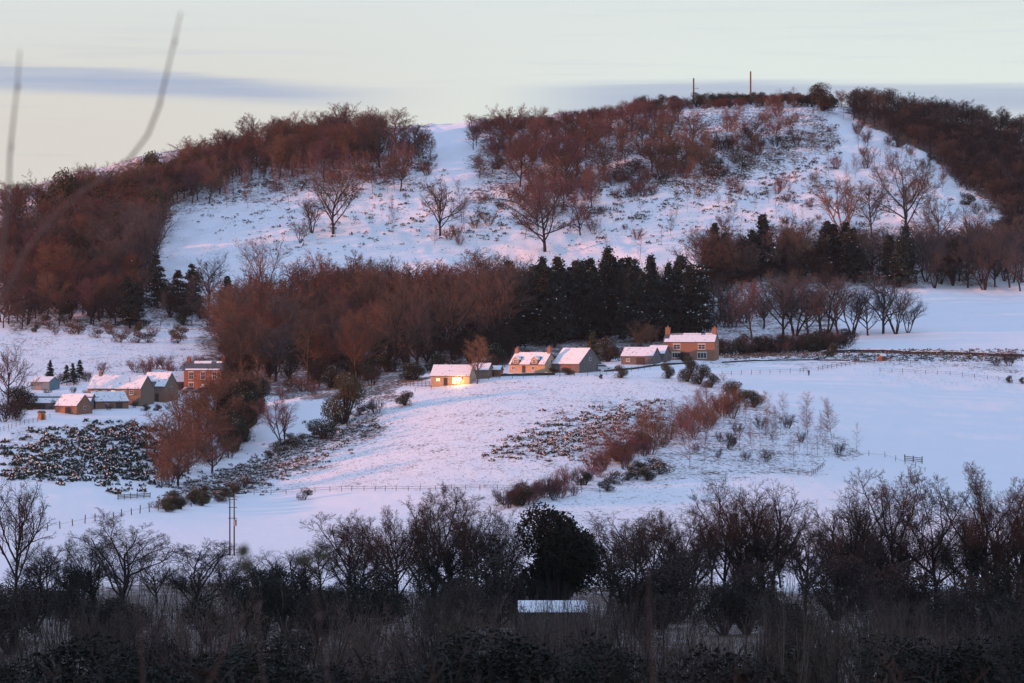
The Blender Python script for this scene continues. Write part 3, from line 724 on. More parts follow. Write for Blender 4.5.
# ---- left-hand farm (about 3.85 px per metre)
house('farm_terrace', 114, 404, 16.0, 7, 4.0, 3.2, 24, 'stone', 'long two-storey stone farm range with pinkish snowy roof in the left farm', 'house',
      front=[(-5.4, 2.4, 1.3, 1.1), (-2.9, 2.4, 1.4, 1.1), (-0.2, 2.4, 1.3, 1.1, dict(glass='window_glow')), (2.9, 2.4, 1.4, 1.1), (5.2, 2.4, 1.2, 1.1), (3.6, 0.3, 1.2, 1.3), (-4, .5, 1.2, 1.2)], door=[(0.8, 1.0, 2, 'dark_wood')],
      chim=[(-6.0, 0, 0.9, 0.8, 'stone')])
house('farm_cottage', 153, 402, 7.2, 7, 4.0, 3.4, 24, 'stone', 'stone cottage with one dormer joined to the right of the long farm range', 'house',
      front=[(-0.4, 3.1, 1.3, 1.2), (-2.0, 0.5, 1.2, 1.2)], door=[(1.2, 1.0, 2, 'dark_wood')], patch=[(-3.7, -1.4, 0, 1), (0.6, 3.7, 0, 1), (-1.4, 0.6, 0.35, 1)], gable=[(3.5, 3.0, .8, .9)])
house('blue_roofed_shed', 177, 392, 6.0, 6, 2.6, 2.6, -20, 'stone_grey', 'outbuilding with bluish snowy roof between the stone cottage and brick farmhouse', 'shed', dy=6, door=[(0.5, 1.8, 2, 'dark_wood')])
house('brick_farmhouse', 203, 392, 10.6, 6.8, 5.9, 2.2, 10, 'brick', 'tall red brick farmhouse with exposed slate roof in the left farm', 'house',
      front=[(-3.3, 3.4, 1.3, 2.0, m1), (0.0, 3.4, 1.3, 2.0, m1), (3.2, 3.4, 1.3, 2.0, m1), (-3.3, 0.6, 1.3, 1.9, m1), (3.2, 0.6, 1.3, 1.9, m1)], door=[(0.0, 1.1, 2.2, 'white_frame')],
      chim=[(-4.9, 0, 1.1, 0.9, 'brick'), (4.9, 0, 1.2, 0.9, 'brick')], patch=[(-3.2, 1.6, 0.75, 1.0), (3, 4.6, 0.8, 0.97), (-4.9, 4.7, 0, 0.12)], gable=[(3.4, 3.4, 1.0, 1.4)])
house('orange_gabled_barn', 112, 409, 9.2, 6.0, 1.9, 2.3, -30, 'stone_warm', 'low barn with orange sunlit gable end and bluish snowy roof', 'barn', door=[(2.0, 1.8, 1.6, 'dark_wood')], front=[(-1.5, 0.7, .9, .7)])
house('small_barn', 66, 414, 7.2, 6.0, 2.0, 2.6, 34, 'stone_warm', 'small stone barn with pink snowy roof left of the orange gable', 'barn', door=[(0.6, 1.8, 1.6, 'dark_wood')], gable=[(3.0, 1.0, .9, .8)])
house('long_shed', 54, 413, 17.0, 7.5, 2.3, 2.2, 8, 'stone_grey', 'long low shed with a dark strip across its pale snowy roof', 'shed', dy=7, patch=[(-8.6, 8.6, 0.0, 0.50), (-8.6, 8.6, 0.68, 1.0)], door=[(-4.5, 2.6, 2, 'dark_wood')], front=[(0.5, .9, 1.2, .8)])
house('teal_shed', 37, 392, 5.6, 6.0, 2.6, 1.2, 20, 'teal_metal', 'small teal metal shed behind the left farm', 'shed', dy=6, door=[(-0.6, 1.8, 1.9, 'grey_metal')])
house('privy', 43, 420, 1.4, 1.3, 1.7, 0.3, -38, 'orange_sheet', 'tiny bright orange sunlit hut at the foot of the left farm', 'hut', over=0.1, base=.4, roofmat='rust_wood', door=[(0, .7, 1.4, 'rust_wood')])
house('stone_hut', 884, 361, 1.7, 1.5, 1.2, 0.6, -30, 'rust_wood', 'small reddish hut beside the field wall on the right', 'hut', over=0.08, base=.4, door=[(0, .7, 1.0, 'dark_wood')])
# valley house glimpsed between the foreground trees
house('valley_barn', 553, 634, 8.0, 6, 2.2, 1.0, 0, 'stone_grey', 'flat snowy roofed shed glimpsed between the dark foreground trunks', 'shed', yr=(400, 620), base=2, door=[(1, 1.6, 1.7, 'dark_wood')])

def car(u, v, yaw, paint, label, s=1.0):
    p = G(u, v, 600, 1000); r = empty('parked_car', p, R(yaw)); r.scale = (s, s, s); tag(r, label, 'car', 'cars parked at the farms')
    b = MB(); b.prism([(-2.1, 0.32), (2.1, 0.32), (2.15, 0.75), (1.95, 0.92), (1.05, 0.98), (0.5, 1.42), (-1.35, 1.45), (-1.95, 1.0), (-2.15, 0.85)], -0.85, 0.85, 'y')
    b.build('body', paint, r, bevel=0.05)
    g = MB(); g.prism([(0.95, 1.0), (0.48, 1.36), (-1.3, 1.38), (-1.75, 1.02)], -0.862, 0.862, 'y'); g.build('windows', 'pane', r)
    MB().box(-1.3, -0.7, 1.455, 0.45, 0.7, 1.54).build('roof_snow', 'snow', r, bevel=0.03)
    for x in (-1.35, 1.35):
        for y in (-0.87, 0.67):
            w = MB(); w.cyl((x, y, 0.32), (x, y+0.2, 0.32), 0.33, 0.33, 12); w.build('wheel', 'rubber', r)
    for y in (-0.6, 0.6): MB().box(2.1, y-0.16, 0.62, 2.17, y+0.16, 0.78).build('headlight', 'white_frame', r)
car(190, 393, 35, 'car_silver', 'silver parked car in front of the brick farmhouse door')
car(205, 393, 20, 'car_dark', 'dark parked car at the right corner of the brick farmhouse')
car(603, 371, -5, 'car_white', 'white parked car right of the grey gabled barn', 1.15)

# ------------------------------------------------------------------ poles
def mast(u, v, top, r0, label, arm=False):
    p = G(u, v); h = (v-top)*p.y/F; r = empty('mast', p); tag(r, label, 'mast')
    MB().cyl((0, 0, -0.5), (0, 0, h), r0, r0*0.8, 8).build('pole', 'pole_wood', r)
    MB().cyl((0, 0, h), (0, 0, h+0.25), r0*1.05, r0*0.5, 8).build('cap', 'grey_metal', r)
    if arm:
        MB().box(0, -0.08, h*0.60, 1.9, 0.08, h*0.60+0.14).build('bracket', 'grey_metal', r)
        MB().cyl((1.7, 0, h*0.6+.14), (1.7, 0, h*0.6+0.6), 0.12, 0.08, 6).build('insulator', 'grey_metal', r)
mast(693.6, 104, 79, 0.38, 'shorter wooden mast with side bracket on the hilltop skyline', True)
mast(750.6, 104, 72, 0.38, 'taller wooden mast on the hilltop skyline')
up = G(232, 556, 450, 800); hp_ = 60*up.y/F
rt = empty('power_pole', up); tag(rt, 'double wooden power pole carrying a small transformer in the lower left snowfield', 'power pole')
for x in (-0.4, 0.4): MB().cyl((x, 0, -0.5), (x, 0, hp_), 0.15, 0.11, 8).build('pole', 'bark', rt)
for z in (0.93, 0.80, 0.62): MB().box(-0.65, -0.14, hp_*z, 0.95, -0.02, hp_*z+0.12).build('crossbar', 'bark', rt)
tb = MB(); tb.cyl((0.62, -0.3, hp_*0.50), (0.62, -0.3, hp_*0.60), 0.28, 0.28, 10); tb.build('transformer', 'grey_metal', rt)
for x in (-0.5, 0.2, 0.8): MB().cyl((x, -0.08, hp_*0.93+0.12), (x, -0.08, hp_*0.93+0.4), 0.06, 0.04, 6).build('insulator', 'grey_metal', rt)

# ------------------------------------------------------------------ fences and walls
def fence(pts, label, sp=2.6, h=1.15, rails=(0.5, 0.95), r=0.07, rt=0.02, mat_='fence_wood', group=None, cat='fence', jit=0.15, yr=(500, 1440)):
    P = [G(u, v, *yr) for u, v in pts]; root = empty('fence', P[0]); tag(root, label, cat, group)
    posts = []
    for a, b in zip(P, P[1:]):
        n = max(1, int((b-a).length/sp))
        for k in range(n):
            q = a.lerp(b, (k+RG.uniform(-.1, .1) if k else 0)/n); q.z = float(zat(q.x, q.y)); posts.append(q)
    posts.append(P[-1])
    pm = MB().cyl((0, 0, -0.3), (0, 0, h), r, r*0.9, 5)
    first = None
    for q in posts[:100]:
        if first is None: first = pm.build('post', mat_, root); o = first
        else: o = first.copy(); COL.objects.link(o); o.parent = root
        o.location = q-P[0]; o.rotation_euler = (RG.uniform(-.05, .05), RG.uniform(-.06, .06), 0); o.scale = (1, 1, RG.uniform(1-jit, 1+jit))
    segs = []
    for a, b in zip(posts, posts[1:]):
        for z in rails: segs.append([*(a-P[0]+Vector((0, 0, z))), *(b-P[0]+Vector((0, 0, z))), rt, rt])
    V, Q = prisms(segs, 4); link('rail', mesh_np('rails', V, Q, [mat_]), root)
    return root
fence([(722, 376), (760, 374), (800, 372.5)], 'thin post and wire fence crossing snow below the farmhouse toward the walker', 2.9)
fence([(818, 371), (850, 366), (880, 362), (920, 365)], 'sloping post and rail fence right of the walker by the gate', 2.5, rt=0.05)
fence([(800, 372.5), (807, 372)], 'short gate section of fence directly left of the walker', 1.6, rt=0.05)
fence([(718, 358.5), (765, 357), (835, 355)], 'brown sunlit timber rail fence right of the farmhouse', 2.2, 1.25, (0.3, 0.65, 1.0), 0.09, 0.09, 'rust_wood')
fence([(398, 386), (430, 387)], 'dark garden fence left of the bungalow', 1.6, 1.6, (0.4, 0.8, 1.2, 1.5), 0.08, 0.07)
fence([(415, 392), (445, 388), (500, 379), (560, 377), (600, 376), (650, 369)], 'field fence running along the front of the bungalow and cottages', 3.0)
fence([(240, 494), (330, 492), (420, 491), (512, 490), (600, 494)], 'long thin fence along the bottom edge of the pink field', 3.2, rt=0.03)
fence([(20, 536), (60, 529), (85, 524), (140, 514), (200, 506)], 'uneven posts across the lower left snowfield', 3.6, 1.5, (0.9,), 0.12)
fence([(850, 455), (885, 458), (905, 465), (925, 472)], 'scattered fence posts descending toward the stile at lower right', 3.4, 1.2, (0.6,))
fence([(905, 462), (922, 464)], 'stout wooden gate in the right-hand snowfield above the trees', 1.6, 1.7, (0.4, 0.8, 1.2), 0.14, 0.08)
fence([(770, 472), (812, 476), (824, 466)], 'low broken rail beside the young birch plantation', 2.6, 1.0, (0.6, 0.9), rt=0.05)
fence([(118, 500), (150, 498)], 'short brown rail fence below the gorse patch on the left', 2.2, 1.2, (0.3, 0.6, 0.9), 0.1, 0.08)
fence([(0, 432), (20, 426), (50, 418)], 'farm track fence at the far left edge', 2.5)
fence([(880, 372), (950, 376), (1024, 384)], 'thin fence line on the right-hand field below the stone wall', 3.0)
def wall(pts, label, h=1.1, w=0.6, mt='stone_dark', snowtop=True, name='stone_wall', cat='wall', yr=(600, 1440)):
    P = [G(u, v, *yr) for u, v in pts]; root = empty(name, P[0]); tag(root, label, cat); pp = []
    for a, b in zip(P, P[1:]):
        n = max(2, int((b-a).length/1.2))
        for k in range(n): q = a.lerp(b, k/n); q.z = float(zat(q.x, q.y)); pp.append(q)
    pp.append(P[-1]); V = []; 
    for q in pp:
        hh = h*RG.uniform(0.8, 1.15); ww = w*RG.uniform(0.8, 1.1)
        o = q-P[0]; V.append([(o.x, o.y-ww/2, o.z-0.4), (o.x, o.y-ww/2*0.8, o.z+hh), (o.x, o.y+ww/2*0.8, o.z+hh), (o.x, o.y+ww/2, o.z-0.4)])
    n = len(V); VV = np.array(V).reshape(-1, 3); Q = []
    for k in range(n-1):
        for j in range(4): j2 = (j+1) % 4; Q.append((k*4+j, k*4+j2, k*4+4+j2, k*4+4+j))
    Q.append((0, 3, 2, 1)); b = (n-1)*4; Q.append((b, b+1, b+2, b+3))
    link('stonework', mesh_np('stonework', VV, Q, [mt]), root)
    if snowtop:
        S = []; 
        for k in range(n): a = V[k]; S += [(a[1][0], a[1][1]-0.02, a[1][2]+0.004), (a[1][0], a[1][1]+0.05, a[1][2]+0.12), (a[2][0], a[2][1]-0.05, a[2][2]+0.12), (a[2][0], a[2][1]+0.02, a[2][2]+0.004)]
        Q = [(k*4+j, k*4+j+1, k*4+4+j+1, k*4+4+j) for k in range(n-1) if RG.random() < 0.8 for j in range(3)]
        link('snow_cap', mesh_np('snow_cap', S, Q, ['snow']), root)
wall([(822, 354), (860, 352.5), (940, 355), (1024, 357)], 'dark dry-stone wall between the right-hand fields', 0.85, 0.8)
wall([(480, 377), (515, 376), (555, 375)], 'low dark garden wall in front of the dormer cottage', 0.6)
wall([(604, 372), (650, 367), (690, 364)], 'low stone wall in front of the long outbuilding', 0.5)
wall([(722, 363), (780, 360.5), (850, 361)], 'rough low wall edging the snow right of the farmhouse', 0.35)

# ------------------------------------------------------------------ the walker
def person():
    p = G(808.8, 376.5, 600, 1000); r = empty('person', p, R(70)); tag(r, 'person in dark clothing walking by the field gate', 'person')
    J = {'pel': (0, 0, .95, .155), 'wai': (0, 0, 1.12, .14), 'che': (.01, 0, 1.34, .17), 'nec': (.02, 0, 1.50, .065), 'hd': (.03, 0, 1.60, .095), 'hd2': (.03, 0, 1.74, .085),
         'hl': (0, .10, .90, .10), 'kl': (.14, .10, .50, .07), 'al': (.12, .10, .10, .05), 'tl': (.30, .10, .05, .045), 'hr': (0, -.10, .90, .10), 'kr': (-.02, -.10, .50, .07), 'ar': (-.22, -.10, .13, .05), 'tr': (-.08, -.10, .04, .045),
         'sl': (.01, .20, 1.42, .075), 'el': (-.08, .25, 1.15, .055), 'wl': (.04, .26, .92, .04), 'sr': (.01, -.20, 1.42, .075), 'er': (.08, -.25, 1.15, .055), 'wr': (.22, -.24, .96, .04)}
    Ed = [('pel', 'wai'), ('wai', 'che'), ('che', 'nec'), ('nec', 'hd'), ('hd', 'hd2'), ('pel', 'hl'), ('hl', 'kl'), ('kl', 'al'), ('al', 'tl'), ('pel', 'hr'), ('hr', 'kr'), ('kr', 'ar'), ('ar', 'tr'), ('che', 'sl'), ('sl', 'el'), ('el', 'wl'), ('che', 'sr'), ('sr', 'er'), ('er', 'wr')]
    ks = list(J)
    for sd, w, dx in (('l', 'wl', .03), ('r', 'wr', .05)):          # palm and five fingers
        x, y, z, _ = J[w]; J['p'+sd] = (x+dx*.5, y, z-.08, .032); ks.append('p'+sd); Ed.append((w, 'p'+sd))
        for q, (ox, ln) in enumerate(((-.03, .07), (-.01, .085), (.01, .08), (.03, .06))):
            J[f'f{sd}{q}'] = (x+dx*.5+ox, y, z-.09-ln, .009); ks.append(f'f{sd}{q}'); Ed.append(('p'+sd, f'f{sd}{q}'))
        J['t'+sd] = (x+dx+.06, y, z-.11, .011); ks.append('t'+sd); Ed.append(('p'+sd, 't'+sd))
    me = bpy.data.meshes.new('body'); me.from_pydata([J[k][:3] for k in ks], [(ks.index(a), ks.index(b)) for a, b in Ed], [])
    me.materials.append(MATS['navy_cloth']); o = link('body', me, r)
    sk = o.modifiers.new('skin', 'SKIN'); lay = me.skin_vertices[0] if me.skin_vertices else None
    if lay is None:
        bpy.context.view_layer.objects.active = o; bpy.context.view_layer.update(); lay = me.skin_vertices[0] if me.skin_vertices else None
    if lay:
        for k, n in enumerate(ks): lay.data[k].radius = (J[n][3],)*2
        lay.data[0].use_root = True
    sb = o.modifiers.new('sub', 'SUBSURF'); sb.levels = 1; sb.render_levels = 2
    def ell(c, s, nm, m):
        V = []; Q = []; a, b = 10, 7
        for i in range(b+1):
            for j in range(a): ph = math.pi*i/b; t = 6.2832*j/a; V.append((c[0]+s[0]*math.sin(ph)*math.cos(t), c[1]+s[1]*math.sin(ph)*math.sin(t), c[2]+s[2]*math.cos(ph)))
        for i in range(b):
            for j in range(a): Q.append((i*a+j, (i+1)*a+j, (i+1)*a+(j+1) % a, i*a+(j+1) % a))
        link(nm, mesh_np(nm, V, Q, [m], smooth=True), r)
    ell((.10, 0, 1.66), (.035, .065, .085), 'face', 'skin'); ell((.02, 0, 1.73), (.115, .10, .085), 'hair', 'hair')
    return r
person()

# ------------------------------------------------------------------ trees: the far hill
REDW = [('beech', 'bark', 'twig_red', 0.95, 4), ('oak', 'bark', 'twig_red', 0.95, 3), ('beech', 'bark', 'twig_plum', 0.95, 2), ('oak', 'bark', 'twig_brown', 0.95, 1), ('birch', 'bark_pale', 'twig_red', 1.0, 1.5)]
grove([(150, 200), (205, 175), (300, 150), (395, 142), (395, 160), (340, 190), (170, 212)], 38, REDW, (34, 50), '{0} in the reddish wood on the left shoulder of the hill', 'trees of the red wood on the left shoulder', 5.5)
grove([(0, 230), (60, 215), (160, 195), (170, 215), (150, 290), (130, 325), (0, 330)], 42, [('beech', 'bark', 'twig_red', 0.9, 3), ('oak', 'bark', 'twig_brown', 0.9, 3), ('oak', 'bark_dark', 'twig_grey', 0.8, 2), ('beech', 'bark', 'twig_rust', 0.8, 2)]+[('conifer', 'bark_dark', 'needle_brown', 1.1, 1.2), ('ball', 'bark_dark', 'leaf_olive', 0.9, .8)], (38, 62), '{0} in the brown wood above the left farm', 'trees of the brown wood above the left farm', 6.5)
for k, u in enumerate((4, 16, 29, 42, 57, 66, 80, 100, 112, 126)):
    at(u, 203+RG.uniform(-2, 3), RG.uniform(18, 26), 'oak', 'bare tree standing on the far left skyline', group='bare trees on the far left skyline', cm='twig_grey', tm='bark_dark')
grove([(470, 150), (560, 138), (640, 130), (690, 126), (690, 140), (610, 175), (600, 215), (480, 185)], 60, [('birch', 'bark_pale', 'twig_red', 1.2, 3), ('oak', 'bark', 'twig_plum', 0.9, 3), ('birch', 'bark', 'twig_plum', 1.2, 2), ('scrub', 'bark', 'twig_red', 1.3, 3), ('beech', 'bark', 'twig_red', 0.9, 2), ('bush', 'bark', 'leaf_green', 1.3, .6)], (22, 46), '{0} in the scrubby wood below the hilltop masts', 'trees of the scrubby wood left of the masts', 7)
grove([(640, 150), (705, 136), (715, 175), (660, 190)], 16, [('birch', 'bark_pale', 'twig_red', 1.3, 3), ('oak', 'bark', 'twig_red', 0.9, 2), ('scrub', 'bark', 'twig_red', 1.3, 1)], (34, 52), '{0} on the steep slope under the shorter mast', 'trees under the shorter mast', 8)
grove([(720, 125), (745, 122), (800, 115), (790, 150), (735, 175)], 22, [('birch', 'bark_pale', 'twig_red', 1.2, 3), ('oak', 'bark', 'twig_plum', 1, 1), ('scrub', 'bark', 'twig_red', 1.3, 2)], (20, 36), '{0} on the slope under the taller mast', 'trees under the taller mast', 7)
grove([(780, 110), (838, 112), (960, 195), (850, 215), (760, 185)], 50, [('birch', 'bark', 'twig_plum', 1.2, 3), ('scrub', 'bark', 'twig_plum', 1.3, 1.5), ('sapling', 'bark', 'twig_brown', 1.2, 2)], (16, 34), '{0} scattered over the snowy right flank of the hill', 'trees scattered on the right flank', 7)
grove([(560, 190), (700, 185), (840, 190), (820, 235), (600, 250)], 58, [('sapling', 'bark', 'twig_plum', 1.3, 3), ('birch', 'bark', 'twig_grey', 1.2, 1), ('scrub', 'bark', 'twig_plum', 1.5, 2)], (12, 30), '{0} scattered on the open pink slope at mid hill', 'saplings scattered on the open slope', 8)
grove([(480, 200), (600, 165), (760, 130), (800, 150), (700, 190), (560, 205), (490, 225)], 28, [('scrub', 'bark', 'twig_red', 1.5, 3), ('scrub', 'bark', 'twig_plum', 1.5, 2), ('hump', 'bark', 'gorse_brown', 1.4, 1.5)], (14, 30), '{0} low on the slope beneath the scrubby wood', 'low scrub beneath the scrubby wood', 7)
grove([(250, 200), (440, 175), (440, 160), (250, 185)], 14, [('scrub', 'bark', 'twig_plum', 1.5, 3), ('hump', 'bark_dark', 'gorse_leaf', 1.4, 1)], (16, 28), '{0} at the lower edge of the red wood', 'scrub edging the red wood', 7)
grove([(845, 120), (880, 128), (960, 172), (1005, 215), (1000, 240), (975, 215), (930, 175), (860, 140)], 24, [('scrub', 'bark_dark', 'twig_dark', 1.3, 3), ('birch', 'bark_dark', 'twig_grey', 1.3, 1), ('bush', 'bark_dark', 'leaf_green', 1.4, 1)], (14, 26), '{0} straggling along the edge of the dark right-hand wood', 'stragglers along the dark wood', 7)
grove([(185, 205), (250, 185), (400, 172), (420, 185), (350, 205), (200, 212)], 34, [('birch', 'bark_pale', 'twig_red', 1.2, 3), ('birch', 'bark_pale', 'twig_plum', 1.2, 2)], (30, 46), 'pale stemmed {0} below the red wood on snow', 'pale birches below the red wood', 6)
grove([(120, 312), (150, 300), (225, 322), (225, 332), (180, 334), (120, 328)], 16, [('conifer', 'bark_dark', 'needle', 1.5, 2), ('conifer', 'bark_dark', 'needle_brown', 1.5, 2), ('birch', 'bark_dark', 'twig_grey', 1.4, 2), ('dome', 'bark_dark', 'leaf_olive', 0.9, 2)], (32, 54), '{0} in the dark strip linking the left and russet woods', 'dark strip linking the woods', 6)
grove([(95, 265), (150, 255), (165, 272), (140, 300), (100, 290)], 10, [('vase', 'bark_dark', 'twig_grey', 0.6, 2), ('oak', 'bark_dark', 'twig_grey', 0.65, 2)], (56, 78), 'grey {0} at the snowy end of the brown wood', 'grey trees at the end of the brown wood', 8)
grove([(505, 245), (520, 215), (570, 205), (598, 225), (590, 252), (540, 258)], 9, [('oak', 'bark_dark', 'twig_plum', 0.8, 3), ('birch', 'bark', 'twig_plum', 1.4, 2), ('scrub', 'bark', 'twig_plum', 1.3, 2)], (36, 52), '{0} clustered round the large mid-slope tree', 'trees round the large mid-slope tree', 8)
grove([(420, 240), (470, 215), (500, 225), (480, 250), (430, 255)], 8, [('scrub', 'bark', 'twig_red', 1.4, 3), ('birch', 'bark', 'twig_plum', 1.3, 2)], (20, 34), '{0} right of the lone spreading tree on the central slope', 'growth right of the lone spreading tree', 8)
# skyline scrub
grove([(700, 102), (760, 99), (830, 100), (830, 104), (760, 103), (700, 107)], 26, [('bush', 'bark', 'leaf_green', 1.4, 3), ('scrub', 'bark', 'twig_rust', 1.4, 3)], (9, 19), '{0} beside the masts on the summit', 'summit bushes', 3)
HILL = [(380, 168, 62, 'oak', 'bark', 'twig_brown', 0.9, 'tall bare tree with pale twigs standing on the left skyline'),
 (415, 150, 32, 'oak', 'bark_dark', 'twig_grey', 1.3, 'wide low bare tree on the skyline at the top of the snow gully'),
 (400, 192, 48, 'beech', 'bark', 'twig_red', 0.8, 'dense dark red cone-shaped bare tree above the snow'),
 (333, 234, 68, 'oak', 'bark_dark', 'twig_brown', 0.85, 'dark bare tree with brown crown on the snow below the red wood'),
 (312, 233, 36, 'vase', 'bark_dark', 'twig_grey', 0.8, 'small leaning multi-stemmed bare tree on open snow'),
 (300, 244, 24, 'vase', 'bark', 'twig_grey', 0.8, 'small pale bare shrub-like tree low on the left snow slope'),
 (392, 234, 40, 'birch', 'bark_pale', 'twig_plum', 0.8, 'slim pale birch alone on the central snow slope'),
 (440, 236, 60, 'oak', 'bark_dark', 'twig_brown', 0.9, 'spreading bare tree standing alone on the central snow slope'),
 (462, 222, 44, 'birch', 'bark', 'twig_plum', 1.2, 'reddish birch just right of the spreading bare tree'),
 (545, 252, 74, 'oak', 'bark_dark', 'twig_brown', 1.05, 'large dark many-branched bare tree mid slope above the conifers'),
 (567, 186, 60, 'oak', 'bark_dark', 'twig_plum', 0.9, 'dark trunked bare tree leaning right in the scrubby wood'),
 (520, 188, 58, 'beech', 'bark_dark', 'twig_plum', 0.8, 'upright dark bare tree at the left edge of the scrubby wood'),
 (605, 175, 66, 'birch', 'bark', 'twig_plum', 1.1, 'tall thin birch rising from mid slope'),
 (640, 262, 32, 'sapling', 'bark', 'twig_plum', 2.0, 'small pointed bare tree just above the conifer tops'),
 (608, 255, 22, 'birch', 'bark', 'twig_grey', 1.3, 'pale small birch above the conifer tops'),
 (695, 195, 40, 'birch', 'bark_pale', 'twig_red', 1.4, 'reddish birch beside a dark bush at mid slope'),
 (150, 276, 80, 'vase', 'bark_dark', 'twig_grey', 0.62, 'tall grey bare tree against the left snow slope'),
 (128, 270, 72, 'oak', 'bark_dark', 'twig_grey', 0.7, 'grey bare tree at the right end of the brown wood'),
 (265, 290, 60, 'vase', 'bark_pale', 'twig_plum', 0.65, 'pale purple feathery bare tree on the snow'),
 (208, 312, 62, 'oak', 'bark_dark', 'twig_dark', 0.55, 'dark slim tree with round bare top'),
 (195, 312, 40, 'conifer', 'bark_dark', 'needle', 1.4, 'dark conifer left of the slim round-topped tree'),
 (226, 318, 42, 'conifer', 'bark_dark', 'needle', 1.4, 'dark conifer right of the slim round-topped tree'),
 (170, 318, 36, 'ball', 'bark_dark', 'needle_brown', 0.9, 'dark rounded evergreen by the field above the farm'),
 (822, 111, 30, 'dome', 'bark_dark', 'needle_brown', 1.15, 'large dark rounded tree on the summit skyline'),
 (816, 158, 30, 'birch', 'bark', 'twig_red', 1.2, 'red twigged birch on the upper right snow'),
 (868, 168, 24, 'vase', 'bark_dark', 'twig_plum', 0.9, 'small twisted bare tree on the right snow flank'),
 (905, 238, 88, 'bigoak', 'bark', 'twig_brown', 0.8, 'biggest bare tree with wide fan crown at the right'),
 (846, 240, 66, 'vase', 'bark_pale', 'twig_red', 0.75, 'pinkish feathery bare tree left of the biggest fan-crowned one'),
 (872, 238, 58, 'beech', 'bark', 'twig_red', 0.8, 'dense red-brown bare tree touching the biggest fan-crowned one'),
 (938, 250, 60, 'oak', 'bark_dark', 'twig_grey', 0.75, 'grey bare tree right of the biggest fan-crowned one'),
 (972, 262, 58, 'vase', 'bark_dark', 'twig_grey', 0.7, 'grey multi-stemmed tree in the gap of snow at right')]
for u, v, hp, kd, tm, cm, w, lb in HILL: at(u, v, hp, kd, lb, tm=tm, cm=cm, wide=w)
# right-hand dark wood: one mass
def mass(name, groups, label, mind=4, yr=(330, 1440)):
    parts = []; mats = []
    for (u, v, kinds, hp) in [(u, v, k, h) for poly, n, k, h in groups for (u, v) in rnd_poly(poly, n, mind)]:
        kind, tm, cm, w = RG.choice(kinds); i = RG.randrange(VAR[kind]); p = G(u, v, *yr); h = RG.uniform(*hp)*p.y/F; w = w*NAT.get(kind, 1.0)
        for me in get_proto(kind, i, tm, cm):
            nv = len(me.vertices); co = np.empty(nv*3, np.float32); me.vertices.foreach_get('co', co); co = co.reshape(-1, 3)
            nq = len(me.polygons); q = np.empty(nq*4, np.int32); me.loops.foreach_get('vertex_index', q); q = q.reshape(-1, 4)
            mi = np.empty(nq, np.int32); me.polygons.foreach_get('material_index', mi)
            th = RG.uniform(0, 6.28); c, s = math.cos(th), math.sin(th)
            V = np.stack([(co[:, 0]*c-co[:, 1]*s)*h*w, (co[:, 0]*s+co[:, 1]*c)*h*w, co[:, 2]*h], 1)+np.array(p)
            lut = []
            for m in me.materials:
                if m.name not in mats: mats.append(m.name)
                lut.append(mats.index(m.name))
            parts.append((V, q, np.array(lut)[mi]))
    V, Q, I = joinq(parts); o = link(name, mesh_np(name, V, Q, mats, I)); tag(o, label, 'wood', kind='stuff')
FR = [('farbeech', 'bark', 'twig_red', 0.95), ('faroak', 'bark', 'twig_red', 0.95), ('farbeech', 'bark', 'twig_plum', 0.95), ('faroak', 'bark', 'twig_brown', .95)]
